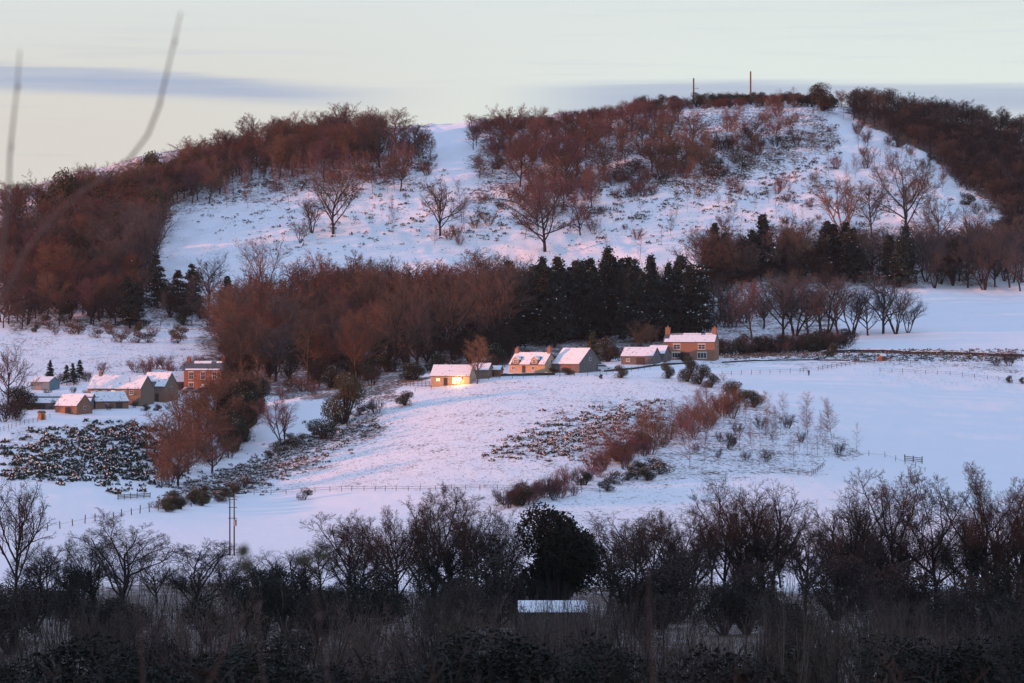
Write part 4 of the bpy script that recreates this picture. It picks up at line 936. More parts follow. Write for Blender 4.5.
mass('far_wood', [([(842, 108), (860, 104), (940, 116), (1030, 136), (1040, 262), (1004, 262), (1006, 226), (990, 200), (957, 178), (927, 152), (882, 131), (852, 120)], 330, [('farbeech', 'bark_dark', 'twig_dark', 1.1), ('faroak', 'bark_dark', 'twig_dark', 1.1), ('farbeech', 'bark_dark', 'twig_brown', 1.0)], (17, 26)),  # right-flank wood: shade put into the colour through the dark twig materials
   ([(135, 200), (205, 168), (250, 150), (385, 140), (380, 158), (300, 165), (225, 180), (160, 210)], 125, FR, (28, 38)),
   ([(0, 225), (60, 210), (150, 195), (165, 212), (140, 290), (125, 325), (0, 330)], 130, FR, (34, 54)),
   ([(470, 145), (560, 132), (640, 122), (680, 118), (680, 130), (600, 160), (480, 180)], 70, FR, (14, 26)),
   ([(215, 345), (270, 320), (385, 310), (420, 325), (400, 345), (230, 370)], 60, [('farbeech', 'bark', 'twig_rust', 0.8), ('faroak', 'bark', 'twig_brown', 0.85)], (50, 70)),
   ([(0, 240), (130, 240), (150, 270), (130, 328), (0, 332)], 110, [('faroak', 'bark_dark', 'twig_dark', 1.1), ('farbeech', 'bark_dark', 'twig_brown', 1.1), ('midball', 'bark_dark', 'needle_brown', 1.0), ('midball', 'bark_dark', 'leaf_olive', 1.0)], (20, 40)),
   ([(225, 350), (420, 345), (510, 345), (510, 366), (400, 372), (330, 388), (225, 388)], 90, [('faroak', 'bark_dark', 'twig_dark', 1.1), ('midball', 'bark_dark', 'needle_brown', 1.0), ('midball', 'bark_dark', 'leaf_black', 1.1)], (16, 34)),
   ([(470, 128), (560, 122), (640, 109), (700, 103), (700, 108), (640, 116), (560, 130), (470, 136)], 90, [('scrub', 'bark', 'twig_red', 1.6), ('scrub', 'bark', 'twig_plum', 1.6), ('midball', 'bark_dark', 'needle_brown', 1.3), ('farbeech', 'bark', 'twig_red', 1.3)], (7, 15)),
   ([(700, 103), (760, 100), (835, 101), (835, 108), (760, 107), (700, 110)], 60, [('scrub', 'bark', 'twig_rust', 1.6), ('scrub', 'bark', 'twig_red', 1.6), ('midball', 'bark_dark', 'leaf_green', 1.4)], (6, 13)),
   ([(480, 200), (600, 165), (760, 130), (800, 150), (700, 190), (560, 205), (490, 225)], 50, [('scrub', 'bark', 'twig_red', 1.6), ('scrub', 'bark_dark', 'twig_dark', 1.6), ('faroak', 'bark', 'twig_plum', .9)], (8, 22)),
   ([(395, 335), (520, 325), (520, 345), (395, 352)], 26, [('farbeech', 'bark', 'twig_rust', 0.8), ('faroak', 'bark_dark', 'twig_brown', 0.8)], (66, 88)),
   ([(200, 190), (430, 165), (430, 150), (300, 165), (200, 185)], 60, [('farbeech', 'bark', 'twig_red', 0.7), ('faroak', 'bark', 'twig_plum', .7)], (16, 30)),
   ([(705, 272), (905, 275), (905, 288), (705, 292)], 40, [('midball', 'bark_dark', 'leaf_black', 1.1), ('faroak', 'bark_dark', 'twig_dark', 1.1)], (16, 30)),
   ([(400, 330), (510, 310), (700, 300), (700, 312), (510, 330), (400, 350)], 44, [('faroak', 'bark_dark', 'twig_brown', 0.85), ('faroak', 'bark_dark', 'twig_dark', 0.85)], (30, 56)),
   ([(705, 265), (840, 258), (1024, 255), (1024, 268), (840, 272), (705, 290)], 60, [('faroak', 'bark_dark', 'twig_dark', 0.9), ('faroak', 'bark_dark', 'twig_grey', 0.9)], (28, 42))],
   'back rows of bare trees filling the far woods on the hill', 4.2)
for u in range(842, 1024, 13):
    at(u+RG.uniform(-3, 3), 104+(max(0, u-850)*0.19), RG.uniform(16, 22), RG.choice(['beech', 'oak', 'oak']), 'bare tree on the right skyline along the dark wood', group='trees on the right skyline', cm='twig_red' if u < 930 else 'twig_grey')

# ------------------------------------------------------------------ middle belt
RB = [('beech', 'bark', 'twig_rust', 0.75, 3), ('oak', 'bark', 'twig_red', 0.85, 2), ('beech', 'bark', 'twig_brown', 0.75, 3), ('oak', 'bark_dark', 'twig_grey', 0.8, 1)]
grove([(225, 345), (270, 330), (380, 320), (385, 375), (330, 385), (225, 385)], 34, RB, (60, 82), '{0} in the russet wood behind the farms', 'trees of the russet wood', 8)
grove([(238, 322), (300, 300), (385, 300), (385, 325), (240, 345)], 10, RB, (40, 56), '{0} in the upper fringe of the russet wood', 'trees of the russet wood fringe', 8)
for u, v, hp, kd in ((395, 372, 92, 'oak'), (408, 368, 96, 'beech'), (418, 370, 84, 'oak'), (432, 366, 86, 'oak'), (452, 360, 100, 'oak'), (466, 350, 84, 'beech'), (480, 352, 104, 'oak'), (497, 355, 96, 'oak'), (508, 350, 98, 'beech'), (524, 340, 84, 'oak'), (440, 340, 70, 'oak'), (486, 330, 78, 'beech'), (515, 325, 70, 'oak')):
    at(u, v, hp, kd, 'tall dark-trunked bare tree in the row above the bungalow', group='tall trees above the bungalow', tm='bark_dark', cm='twig_brown', wide=0.62)
grove([(330, 372), (440, 366), (500, 362), (500, 368), (430, 380), (330, 390)], 16, [('bush', 'bark_dark', 'leaf_green', 1.2, 2), ('bush', 'bark_dark', 'leaf_olive', 1.2, 1), ('scrub', 'bark_dark', 'twig_dark', 1.2, 1)], (34, 46), '{0} in the dark undergrowth behind the bungalow', 'undergrowth behind the bungalow', 6)
grove([(505, 350), (600, 345), (700, 340), (700, 325), (600, 318), (505, 330)], 52, [('conifer', 'bark_dark', 'needle', 1.45, 5), ('conifer', 'bark_dark', 'needle', 1.1, 2)], (54, 78), '{0} in the black conifer plantation behind the hamlet', 'conifers of the plantation', 7)
grove([(510, 305), (700, 295), (720, 310), (700, 320), (510, 325)], 26, [('conifer', 'bark_dark', 'needle', 1.3, 5), ('scrub', 'bark_dark', 'twig_dark', 1.3, 1)], (24, 36), '{0} in the back row of the conifer plantation', 'back row of the conifer plantation', 7)
at(700, 336, 76, 'cedar', 'snow-dusted layered cedar behind the farmhouse chimney', tm='bark_dark', cm='needle', wide=1.0)
at(592, 368, 35, 'conifer', 'small olive-brown conifer behind the grey barn', tm='bark_dark', cm='leaf_olive', wide=1.6)
at(608, 362, 26, 'bush', 'dark olive bush left of the long low outbuilding', tm='bark_dark', cm='leaf_olive', wide=1.2)
at(638, 352, 32, 'vase', 'upright orange-twigged willow behind the low outbuilding', tm='bark', cm='twig_rust', wide=0.7, i=0)
at(652, 350, 26, 'beech', 'orange-brown bare tree right of the orange willow', tm='bark', cm='twig_rust', wide=1.0)
at(477, 384, 50, 'beech', 'round orange-brown bare tree right in front of the bungalow', tm='bark', cm='twig_rust', wide=0.72)
at(357, 382, 64, 'beech', 'round orange-brown tree at the front of the russet wood', tm='bark', cm='twig_rust', wide=0.72)
at(262, 392, 40, 'birch', 'pale red birch at the foot of the russet wood', tm='bark_pale', cm='twig_red', wide=1.6)
at(345, 424, 54, 'dome', 'big dark round evergreen at the head of the gully', tm='bark_dark', cm='leaf_olive', wide=0.9)
at(376, 414, 20, 'scrub', 'brown shrub right of the big round evergreen', tm='bark', cm='twig_brown', wide=1.4)
at(405, 406, 16, 'bush', 'low brown-green bush below the garden fence', tm='bark', cm='leaf_olive', wide=1.4)
at(283, 446, 50, 'vase', 'grey-pink bare tree in the gully on snow', tm='bark', cm='twig_plum', wide=0.7)
at(322, 440, 22, 'bush', 'dark bush at the gully edge', tm='bark', cm='leaf_green', wide=1.6)
grove([(200, 395), (240, 388), (330, 392), (300, 402), (220, 402)], 10, [('scrub', 'bark', 'twig_red', 1.4, 2), ('scrub', 'bark', 'twig_plum', 1.4, 2)], (28, 40), '{0} along the lane right of the brick farmhouse', 'shrubs along the lane', 6)
# woodland right of the farmhouse
DK = [('oak', 'bark_dark', 'twig_brown', 0.85, 3), ('conifer', 'bark_dark', 'needle', 1.5, 2), ('ball', 'bark_dark', 'leaf_black', 0.9, 1.5), ('beech', 'bark_dark', 'twig_brown', 0.8, 2)]
grove([(705, 292), (760, 286), (840, 284), (915, 288), (915, 278), (840, 268), (705, 272)], 34, DK, (44, 62), '{0} in the dark wood above the upper snowfield', 'trees of the dark wood above the upper field', 7)
grove([(915, 288), (1024, 292), (1024, 262), (915, 268)], 30, [('oak', 'bark_dark', 'twig_grey', 0.8, 4), ('vase', 'bark_dark', 'twig_grey', 0.7, 2), ('ball', 'bark_dark', 'leaf_black', 0.8, .7)], (38, 60), '{0} in the open wood at the top of the upper snowfield', 'trees of the open wood at right', 8)
grove([(700, 310), (760, 305), (800, 300), (820, 318), (740, 335), (705, 335)], 16, [('oak', 'bark_dark', 'twig_brown', 0.9, 3), ('scrub', 'bark_dark', 'twig_dark', 1.3, 2)], (36, 52), '{0} in the copse right of the cedar', 'trees of the copse right of the cedar', 8)
at(752, 340, 62, 'beech', 'big rounded pinkish-brown bare tree right of the farmhouse', tm='bark', cm='twig_plum', wide=0.85)
for k, (u, v, hp) in enumerate(((782, 338, 58), (795, 336, 56), (808, 337, 56), (824, 336, 58), (838, 336, 56), (852, 335, 46), (883, 334, 56), (896, 334, 48), (868, 336, 40), (908, 333, 28))):
    at(u, v, hp+8, 'vase' if k % 2 else 'oak', 'grey fan-shaped bare tree in the row above the stone wall' if k not in (6,) else 'largest fan-shaped bare tree at the right end of the row above the wall', group='row of fan-shaped trees above the wall', tm='bark_dark', cm='twig_grey', wide=0.9)
grove([(715, 352), (780, 348), (850, 343), (850, 349), (780, 355), (715, 357)], 48, [('scrub', 'bark_dark', 'twig_dark', 1.5, 3), ('bush', 'bark_dark', 'leaf_black', 1.6, 2), ('scrub', 'bark', 'twig_plum', 1.4, 2), ('bush', 'bark', 'leaf_green', 1.4, .5)], (22, 36), '{0} in the hedge under the fan-shaped trees', 'hedge under the fan-shaped trees', 5)
at(832, 357, 15, 'bush', 'rounded brown bush standing alone by the wall', tm='bark', cm='leaf_olive', wide=1.2)
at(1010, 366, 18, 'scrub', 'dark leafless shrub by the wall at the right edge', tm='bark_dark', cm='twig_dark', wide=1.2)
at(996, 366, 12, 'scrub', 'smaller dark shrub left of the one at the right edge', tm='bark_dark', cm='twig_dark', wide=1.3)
at(1009, 383, 8, 'bush', 'small black-green bush on the snow near the right edge', tm='bark_dark', cm='leaf_green', wide=1.0)
at(1022, 384, 7, 'bush', 'small black-green bush cut by the right edge', tm='bark_dark', cm='leaf_green', wide=1.0)
# shrubs by the hamlet
for u, v, hp, w, cm, lb in ((668, 379, 18, 1.1, 'leaf_olive', 'round clipped brown bush below the farmhouse front'), (621, 378, 14, 1.5, 'leaf_olive', 'low rounded brown bush below the long outbuilding'),
    (688, 382, 28, 0.9, 'leaf_green', 'tall dark evergreen bush below the farmhouse door'), (700, 385, 22, 1.3, 'leaf_green', 'dark evergreen bush at the right of the tall one'), (711, 388, 16, 1.4, 'leaf_green', 'lower dark bush stepping down right from the evergreen pair'),
    (683, 362, 11, 1.3, 'leaf_black', 'black ivy bush against the farmhouse front wall'), (658, 362, 10, 1.1, 'leaf_black', 'small black bush at the left corner of the farmhouse'),
    (601, 379, 5, 1.2, 'leaf_green', 'tiny dark bush on the pink snow under the white car'), (736, 402, 22, 1.6, 'leaf_olive', 'snow-dusted gorse bush at the head of the shrub line'), (754, 408, 19, 1.7, 'leaf_olive', 'second snow-dusted gorse bush down the shrub line'),
    (553, 375, 8, 2.2, 'leaf_olive', 'clipped hedge clump before the grey barn'), (568, 375, 8, 2.2, 'leaf_olive', 'clipped hedge clump right of the first before the barn')):
    at(u, v, hp, 'dome', lb, tm='bark', cm=cm, wide=w*0.85)
grove([(150, 368), (200, 366), (205, 378), (120, 374), (85, 374)], 13, [('scrub', 'bark', 'twig_plum', 1.5, 3), ('scrub', 'bark', 'twig_red', 1.5, 1)], (22, 32), '{0} in the hedge behind the left farm', 'hedge behind the left farm', 6)
grove([(48, 388), (90, 384), (90, 378), (48, 380)], 8, [('conifer', 'bark_dark', 'needle', 1.5, 2), ('scrub', 'bark_dark', 'twig_dark', 1.4, 2)], (14, 24), '{0} between the teal shed and the farm range', 'trees between the farm sheds', 6)
grove([(30, 322), (90, 326), (200, 336), (200, 345), (120, 343), (30, 332)], 22, [('scrub', 'bark', 'twig_red', 1.5, 3), ('hump', 'bark', 'gorse_brown', 1.2, 2), ('bush', 'bark', 'leaf_olive', 1.3, 1)], (14, 24), '{0} at the lower edge of the brown wood', 'scrub edging the brown wood', 6)
at(8, 405, 66, 'oak', 'bare tree left of the farm sheds at the left edge', tm='bark_dark', cm='twig_plum', wide=0.8)
at(180, 398, 12, 'scrub', 'leafless shrub in the brick farmhouse garden', tm='bark', cm='twig_rust', wide=1.5)
at(228, 396, 46, 'beech', 'dark slim tree hiding the right corner of the brick farmhouse', tm='bark_dark', cm='twig_dark', wide=0.5)
grove([(30, 398), (80, 392), (165, 406), (235, 404), (235, 412), (150, 412), (30, 412)], 22, [('scrub', 'bark_dark', 'twig_dark', 1.5, 2), ('bush', 'bark_dark', 'leaf_green', 1.5, 1)], (9, 18), '{0} among the left farm buildings', 'garden shrubs of the left farm', 9)
grove([(0, 412), (30, 404), (30, 420), (0, 428)], 8, [('scrub', 'bark_dark', 'twig_dark', 1.6, 2), ('bush', 'bark_dark', 'leaf_black', 1.6, 1)], (26, 44), '{0} at the far left by the long shed', 'dark shrubs by the long shed', 5)
grove([(490, 372), (600, 364), (650, 360), (655, 356), (560, 360), (490, 366)], 16, [('scrub', 'bark_dark', 'twig_dark', 1.5, 2), ('bush', 'bark_dark', 'leaf_black', 1.5, 2)], (20, 34), '{0} directly behind the cottages', 'shrubs directly behind the cottages', 7)
# gully thicket
grove([(158, 455), (175, 425), (200, 408), (240, 410), (255, 440), (215, 480), (160, 492)], 38, [('scrub', 'bark', 'twig_red', 1.2, 3), ('scrub', 'bark', 'twig_plum', 1.2, 2), ('oak', 'bark', 'twig_red', 1.1, 1)], (44, 62), '{0} in the red thicket on the left slope', 'red thicket on the left slope', 8)
grove([(215, 425), (260, 408), (262, 430), (235, 455)], 14, [('dome', 'bark_dark', 'leaf_green', 0.8, 2), ('dome', 'bark_dark', 'leaf_black', 0.8, 1)], (60, 80), '{0} in the dark clump beside the red thicket', 'dark clump beside the red thicket', 8)
grove([(160, 505), (245, 488), (240, 498), (165, 515)], 22, [('dome', 'bark_dark', 'leaf_olive', 1.3, 2), ('hump', 'bark', 'gorse_brown', 1.3, 2), ('bush', 'bark', 'leaf_olive', 1.5, 2)], (18, 26), '{0} in the hedge low on the left slope', 'hedge low on the left slope', 4)
grove([(265, 455), (375, 408), (372, 412), (270, 462)], 12, [('bush', 'bark_dark', 'leaf_olive', 1.5, 2), ('hump', 'bark', 'gorse_leaf', 1.3, 2)], (14, 24), '{0} along the dark edge of the gully', 'bushes along the gully edge', 6)
at(305, 500, 13, 'hump', 'dark isolated gorse clump on the lower pink field', tm='bark', cm='gorse_leaf', wide=1.1)
# red birch line and plantation
grove([(500, 506), (560, 486), (600, 462), (640, 448), (650, 455), (600, 480), (565, 495), (510, 510)], 26, [('scrub', 'bark_dark', 'twig_plum', 1.4, 3), ('scrub', 'bark_dark', 'twig_dark', 1.4, 2), ('bush', 'bark_dark', 'leaf_green', 1.4, 1)], (24, 38), '{0} in the dark lower end of the shrub line', 'lower end of the shrub line', 6)
grove([(585, 468), (625, 448), (680, 428), (735, 406), (745, 412), (690, 440), (640, 460), (595, 475)], 56, [('birch', 'bark_pale', 'twig_red', 1.6, 3), ('scrub', 'bark', 'twig_red', 1.3, 3), ('birch', 'bark', 'twig_plum', 1.6, 2)], (28, 44), '{0} in the red shrub line crossing the field', 'red shrub line crossing the field', 6)
grove([(740, 412), (775, 420), (845, 438), (862, 455), (800, 470), (690, 465), (700, 440)], 46, [('birch', 'bark', 'twig_plum', 1.2, 3), ('sapling', 'bark', 'twig_plum', 1.5, 4), ('scrub', 'bark', 'twig_dark', 1.3, 1.0)], (16, 32), '{0} in the young birch plantation', 'young birch plantation', 7)
for u, v, hp, cm, lb in ((768, 432, 42, 'twig_red', 'red-topped young birch at the left of the plantation edge'), (780, 436, 46, 'twig_grey', 'grey young birch second along the plantation edge'), (808, 436, 46, 'twig_plum', 'pinkish young birch in the middle of the plantation edge'), (832, 440, 44, 'twig_red', 'red-topped young birch at the right of the plantation edge'), (827, 439, 38, 'twig_plum', 'slim young birch touching the rightmost red-topped one'), (690, 470, 66, 'twig_plum', 'tall slim birch standing in front of the plantation'), (706, 440, 46, 'twig_red', 'pale-stemmed birch at the top of the plantation')):
    at(u, v, hp, 'birch', lb, tm='bark_pale', cm=cm, wide=1.2)
grove([(598, 495), (660, 478), (668, 470), (640, 468), (600, 488)], 12, [('bush', 'bark', 'leaf_green', 1.5, 2), ('hump', 'bark', 'gorse_leaf', 1.3, 1)], (16, 28), '{0} below the red shrub line', 'bushes below the red shrub line', 6)
grove([(508, 502), (580, 488), (585, 496), (512, 508)], 11, [('scrub', 'bark_dark', 'twig_dark', 1.2, 2), ('scrub', 'bark', 'twig_plum', 1.3, 1)], (26, 44), '{0} in the dark hedge at the bottom of the pink field', 'hedge at the bottom of the pink field', 6)

# ------------------------------------------------------------------ gorse and tussocks (uncountable)
def tufts(name, polys, n, size, mats, label, cat, snowf=0.25, blades=26, yr=(600, 1440), tall=0.8, clump=False):
    rng = np.random.RandomState(len(name)*7+n); parts = []; C = []; S = []; sizes = []; ssz = []
    for poly, share in polys:
        us = [a for a, b in poly]; vs = [b for a, b in poly]; k = 0; want = int(n*share); t = 0
        while k < want and t < want*20:
            t += 1; u = rng.uniform(min(us), max(us)); v = rng.uniform(min(vs), max(vs))
            if not bool(inpoly(u+rng.normal()*(14 if clump else 12), v+rng.normal()*(8 if clump else 5), poly)): continue
            if clump and math.sin(u*0.11+v*0.23)+math.sin(u*0.047-v*0.31+2)+math.sin(u*.23+v*.11) < rng.uniform(-1.2, 1.6): continue
            k += 1; p = np.array(G(u, v, *yr)); r = rng.uniform(*size)
            d = rng.normal(size=(blades, 3)); d /= np.linalg.norm(d, axis=1, keepdims=True); d[:, 2] = np.abs(d[:, 2])*tall
            q = p + d*r*rng.uniform(0.5, 1.0, size=(blades, 1)); up = (d[:, 2] > 0.5*tall) & (rng.uniform(size=blades) < snowf*2)
            C.append(q[~up]); sizes.append(np.full((~up).sum(), r*0.36)); S.append(q[up]+np.array([0, 0, r*0.12])); ssz.append(np.full(up.sum(), r*0.22))
    C = np.concatenate(C); v, q = leafquads(C, np.concatenate(sizes)*1.0, rng); nq = len(q); mi = rng.randint(0, len(mats), size=nq)
    parts = [(v, q, mi)]; S = np.concatenate(S)
    if len(S): v, q = leafquads(S, np.concatenate(ssz), rng, 0.2); parts.append((v, q, len(mats)))
    V, Q, I = joinq(parts); o = link(name, mesh_np(name, V, Q, mats+['snow'], I)); tag(o, label, cat, kind='stuff')
tufts('gorse', [([(0, 455), (60, 430), (150, 425), (165, 440), (160, 478), (100, 482), (0, 480)], .75), ([(0, 440), (160, 420), (170, 495), (60, 490)], .25)], 820, (0.35, 1.5), ['gorse_leaf', 'gorse_leaf', 'leaf_green'], 'dark gorse scrub on the left slope below the farm', 'gorse', 0.16, 32)
tufts('gorse_patch', [([(485, 458), (520, 440), (560, 418), (640, 406), (668, 400), (660, 425), (600, 450), (540, 462)], 1)], 600, (0.3, 1.15), ['gorse_leaf', 'gorse_brown'], 'brown-grey gorse patch in the middle of the pink field', 'gorse', 0.3)
tufts('gorse_bank', [([(160, 496), (230, 470), (310, 440), (372, 412), (378, 424), (300, 462), (245, 492)], 1)], 800, (0.35, 0.95), ['gorse_brown', 'gorse_brown', 'gorse_leaf'], 'brown gorse bank along the left edge of the pink field', 'gorse', 0.3)
tufts('heather', [([(470, 200), (600, 160), (840, 120), (840, 190), (700, 205), (480, 240)], .5), ([(180, 215), (430, 170), (500, 230), (300, 255)], .12), ([(560, 190), (1000, 190), (900, 225), (560, 250)], .12), ([(190, 205), (430, 180), (430, 140), (200, 165)], .26)], 3400, (0.2, 1.3), ['gorse_brown', 'gorse_brown', 'gorse_leaf', 'twig_red'], 'low heather and bramble scattered over the snowy hill', 'heather', 0.12, 14, clump=True)
tufts('rough_grass', [([(400, 398), (480, 378), (690, 376), (735, 402), (600, 470), (560, 488), (230, 490), (250, 470)], .6), ([(0, 335), (200, 345), (200, 372), (0, 372)], .14), ([(590, 478), (740, 405), (860, 445), (800, 478), (420, 520), (420, 492)], .2), ([(850, 356), (1024, 360), (1024, 390), (900, 385)], .06)], 9000, (0.10, 0.34), ['grass_dry', 'gorse_brown'], 'dry grass tufts poking through the snow of the fields', 'grass', 0.0, 4, tall=1.1)
tufts('wall_grass', [([(840, 350), (1024, 353), (1024, 362), (840, 358)], .7), ([(720, 350), (850, 348), (850, 358), (720, 360)], .3)], 1100, (0.3, 0.8), ['gorse_brown', 'gorse_leaf'], 'rough dark grass and bramble along the right-hand stone wall', 'grass', 0.2, 16)

# ------------------------------------------------------------------ foreground valley trees
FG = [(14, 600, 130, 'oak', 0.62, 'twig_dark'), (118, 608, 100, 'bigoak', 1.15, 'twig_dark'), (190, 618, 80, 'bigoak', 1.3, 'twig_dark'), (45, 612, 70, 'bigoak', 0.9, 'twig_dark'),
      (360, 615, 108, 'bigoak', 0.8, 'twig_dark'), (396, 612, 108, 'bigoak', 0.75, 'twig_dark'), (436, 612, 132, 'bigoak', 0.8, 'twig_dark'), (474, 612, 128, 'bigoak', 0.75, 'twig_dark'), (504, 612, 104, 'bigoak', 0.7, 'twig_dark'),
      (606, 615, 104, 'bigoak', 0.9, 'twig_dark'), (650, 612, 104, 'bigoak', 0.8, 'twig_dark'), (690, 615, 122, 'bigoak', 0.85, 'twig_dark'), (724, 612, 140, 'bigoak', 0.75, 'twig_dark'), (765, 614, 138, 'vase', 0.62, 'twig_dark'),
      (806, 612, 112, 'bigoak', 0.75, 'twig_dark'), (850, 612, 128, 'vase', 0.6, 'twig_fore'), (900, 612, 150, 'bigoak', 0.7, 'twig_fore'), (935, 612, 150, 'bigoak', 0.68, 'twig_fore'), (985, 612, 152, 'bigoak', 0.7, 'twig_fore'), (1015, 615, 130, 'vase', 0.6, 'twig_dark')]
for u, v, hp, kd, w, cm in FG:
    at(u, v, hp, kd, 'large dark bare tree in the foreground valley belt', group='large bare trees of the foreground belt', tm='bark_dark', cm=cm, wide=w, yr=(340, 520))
for k in range(30):
    u = 325+k*24+RG.uniform(-10, 10)
    if 512 < u < 600: continue
    at(u, 592+RG.uniform(-4, 8), RG.uniform(58, 90), RG.choice(['oak', 'oak', 'beech', 'vase']), 'smaller bare tree in the rear row of the foreground valley belt', group='rear row of the foreground belt', tm='bark_dark', cm=RG.choice(['twig_dark', 'twig_dark', 'twig_fore']), wide=0.8, yr=(340, 620))
for k in range(9):
    u = 10+k*36+RG.uniform(-8, 8); at(u, 598+RG.uniform(-4, 8), RG.uniform(36, 56), RG.choice(['oak', 'vase']), 'short bare tree low in the left foreground', group='short bare trees low in the left foreground', tm='bark_dark', cm='twig_dark', wide=1.0, yr=(340, 620))
for u, v, hp, w, lb in ((972, 614, 118, 0.62, 'ivy-clad dark trunk, leftmost of the ivied pair at lower right'), (1000, 612, 126, .55, 'ivy-clad dark tree nearest the right edge'), (876, 614, 108, 0.8, 'ivy-clad bare tree left of the ivied pair'), (842, 616, 96, 0.8, 'ivy-clad bare tree second left of the ivied pair'), (740, 614, 122, .7, 'ivy-clad bare tree right of the black evergreen'), (452, 616, 112, .75, 'ivy-clad bare tree among the tall oaks left of the black evergreen'), (96, 618, 84, .9, 'short ivy-clad tree in the left foreground')):
    at(u, v, hp, 'ivied', lb, tm='bark_dark', cm='twig_dark', wide=w, yr=(340, 520))
at(556, 622, 121, 'bigball', 'big black-green round evergreen in the centre of the foreground belt', tm='bark_dark', cm='leaf_black', wide=0.9, yr=(340, 520))
for u, v, hp, w, cm, lb in ((70, 620, 58, 1.0, 'leaf_black', 'dark evergreen under the left foreground oaks'), (276, 622, 62, .7, 'leaf_black', 'small dark pointed evergreen right of the power pole'), (252, 626, 60, 1.3, 'leaf_black', 'broad dark evergreen below the power pole'), (310, 622, 56, 1.2, 'leaf_black', 'dark evergreen between power pole and foreground oaks'), (862, 612, 84, .9, 'leaf_black', 'dark olive evergreen under the right-hand foreground trees'), (1000, 622, 62, 1.3, 'leaf_black', 'dark spreading evergreen at the lower right corner')):
    at(u, v, hp, 'midball', lb, tm='bark_dark', cm=cm, wide=w, yr=(340, 520))
for k in range(64):     # understorey
    u = -5+k*16.5+RG.uniform(-9, 9); v = RG.uniform(618, 660)
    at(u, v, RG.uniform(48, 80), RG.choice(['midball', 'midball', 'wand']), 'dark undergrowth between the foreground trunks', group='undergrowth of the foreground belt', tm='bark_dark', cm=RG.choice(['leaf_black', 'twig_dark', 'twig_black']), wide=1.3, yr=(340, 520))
def near(u, y, top, kind, cm, wide, label, group, tm='bark_dark', i=None):
    p = GY(u, y); h = (HZ - top)/F*y - p.z; plant(kind, p, h, label, group=group, tm=tm, cm=cm, wide=wide, i=i)
for k in range(70):
    u = -5+k*15+RG.uniform(-12, 12); near(u, RG.uniform(190, 330), RG.uniform(572, 640), RG.choice(['wand', 'wand', 'scrub']), RG.choice(['twig_dark', 'twig_fore', 'twig_brown']), 1.1, 'thicket of thin dark stems in the near foreground', 'near thickets')
for k in range(26):
    u = -15+k*42+RG.uniform(-12, 12); near(u, RG.uniform(140, 235), RG.uniform(622, 655), RG.choice(['midball', 'midball', 'wand']), RG.choice(['leaf_black', 'twig_black']), 1.5, 'black foreground bush along the bottom of the view', 'black foreground bushes')
for k, (u, y, top) in enumerate(((30, 17, 642), (240, 21, 655), (430, 16, 660), (600, 24, 650), (760, 18, 655), (930, 20, 640), (1010, 15, 650), (130, 22, 648), (70, 25, 640), (300, 20, 660), (500, 19, 665), (660, 17, 662), (820, 22, 650), (960, 26, 645), (190, 26, 652), (130, 30, 640), (520, 33, 645), (860, 34, 640), (690, 30, 648), (340, 28, 645))):
    near(u, y, top, 'scrub', 'twig_dark', 1.5, 'blurred tangle of brush close to the camera', 'blurred brush along the bottom edge')
for u, y, top, kd in ((512, 330, 596, 'scrub'), (536, 310, 600, 'wand'), (552, 325, 610, 'scrub'), (572, 300, 597, 'wand'), (592, 320, 592, 'scrub'), (524, 290, 622, 'scrub'), (560, 280, 618, 'wand'), (606, 300, 604, 'wand'), (118, 300, 596, 'scrub'), (60, 300, 600, 'wand'), (1010, 300, 590, 'scrub'), (870, 310, 596, 'scrub')):
    near(u, y, top, kd, 'twig_fore', 1.2, 'bushy brown growth in front of the valley shed and gaps', 'growth in front of the valley gaps')
for u, top in ((895, 600), (910, 590), (925, 605), (800, 610), (790, 585), (700, 600), (545, 600), (500, 585), (400, 600), (455, 596), (560, 590), (640, 604), (740, 600), (770, 592), (850, 606), (960, 598), (990, 610), (350, 610), (300, 606), (230, 612)):
    near(u, RG.uniform(200, 260), top+RG.uniform(-8, 12), 'wand', 'twig_brown', 0.6, 'clump of pale upright shoots in the near foreground', 'pale upright shoots', tm='shoot')

# ------------------------------------------------------------------ out-of-focus twigs close to the camera
def near_stem(pts, y, r, label, mt='close_stem', group=None):
    """pts in view (u, row) at distance y; runs down to the ground"""
    P = [Vector(((u-512)/F*y, y+0.02*k, (HZ-v)/F*y)) for k, (u, v) in enumerate(pts)]
    g = P[-1].copy(); g.z = float(zat(g.x, g.y, False))-0.05; P.append(g); r0 = empty('twig', P[-1]); tag(r0, label, 'twig', group)
    segs = []; n = len(P)-1
    for k in range(n): segs.append([*(P[k]-P[-1]), *(P[k+1]-P[-1]), r*(0.45+0.55*min(1, k/3)), r*(0.45+0.55*min(1, (k+1)/3))])
    V, Q = prisms(segs, 8); link('stem', mesh_np('stem', V, Q, [mt], smooth=True), r0); 
    # buds
    bd = MB()
    for k in range(1, n, 2):
        c = P[k]-P[-1]; bd.cyl(c, c+Vector((0.006, 0, 0.012)), 0.003, 0.001, 6)
    bd.build('bud', mt, r0); return r0
near_stem([(181, 12), (172, 45), (163, 78), (155, 105), (143, 132), (124, 155), (100, 172), (70, 190), (40, 215), (10, 250), (-30, 330)], 6.0, 0.0025, 'blurred twig curving across the sky at upper left')
near_stem([(20, 50), (15, 90), (10, 120), (5, 150), (2, 190), (-6, 250), (-20, 330)], 6.0, 0.0025, 'blurred upright twig at the far left edge of the sky')
near_stem([(133, 592), (140, 630), (141, 683), (143, 760)], 6.5, 0.0032, 'blurred pale stem at the lower left', 'close_stem_pale')
near_stem([(245, 618), (222, 655), (205, 690), (190, 760)], 6.5, 0.003, 'blurred pale leaning stem at the bottom left', 'close_stem_pale')
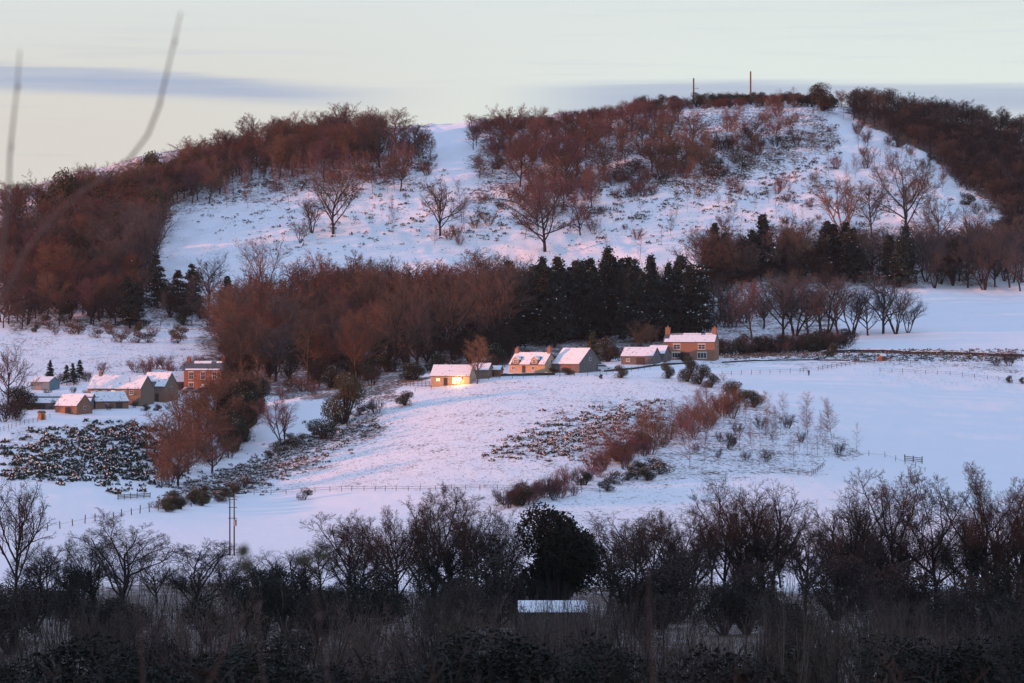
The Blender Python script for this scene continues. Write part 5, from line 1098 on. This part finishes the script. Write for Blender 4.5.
near_stem([(648, 560), (650, 620), (655, 690), (655, 760)], 6.5, 0.003, 'blurred brown stem at the bottom centre', 'close_stem_pale')
near_stem([(242, 556), (256, 610), (262, 690), (262, 800)], 6.2, 0.0012, 'blurred leafy shoot in front of the power pole')
near_stem([(310, 562), (318, 620), (330, 700), (330, 800)], 6.2, 0.0012, 'blurred leafy shoot right of the power pole')
def leaf(parent, u, v, y, L, W, tilt):
    c = Vector(((u-512)/F*y, y, (HZ-v)/F*y))-parent.location; V = []; Q = []; n = 8
    for k in range(n+1):
        t = k/n; w = W*math.sin(math.pi*min(0.97, t+0.03))**0.8/2; x = (t-0.5)*L; z = 0.006*math.sin(t*3.1)
        for s in (-1, 0, 1): V.append((x*math.cos(tilt)-s*w*math.sin(tilt), z+abs(s)*0.004, x*math.sin(tilt)+s*w*math.cos(tilt)))
    V = [(c.x+a, c.y+b, c.z+d) for a, b, d in V]; m = len(V); V += [(a, b+0.0006, d) for a, b, d in V]
    for k in range(n):
        for s in (0, 1): a = k*3+s; Q += [(a, a+1, a+4, a+3), (m+a, m+a+3, m+a+4, m+a+1)]
    link('leaf', mesh_np('leaf', V, Q, ['close_leaf'], smooth=True), parent)
SH1 = [o for o in COL.objects if o.name.startswith('twig') and o.get('label', '').startswith('blurred leafy')]
leaf(SH1[0], 243, 551, 6.2, 0.028, 0.022, 1.2); leaf(SH1[0], 246, 566, 6.2, 0.03, 0.024, 0.3)
leaf(SH1[1], 303, 560, 6.2, 0.038, 0.018, 0.2); leaf(SH1[1], 322, 556, 6.2, 0.03, 0.014, -0.3)

# ------------------------------------------------------------------ thin winter air
hm = bpy.data.materials.new('haze'); hm.use_nodes = True; ht = hm.node_tree; ht.nodes.clear()
ho = ht.nodes.new('ShaderNodeOutputMaterial'); hv = ht.nodes.new('ShaderNodeVolumePrincipled')
hv.inputs['Density'].default_value = 0.00002; hv.inputs['Color'].default_value = (0.82, 0.86, 0.95, 1); hv.inputs['Anisotropy'].default_value = 0.0
ht.links.new(hv.outputs[0], ho.inputs['Volume']); MATS['haze'] = hm
hz = MB().box(-2400, -400, -120, 2400, 2800, 140).build('haze', 'haze'); tag(hz, 'thin cold haze filling the air of the valley', 'haze', kind='stuff')
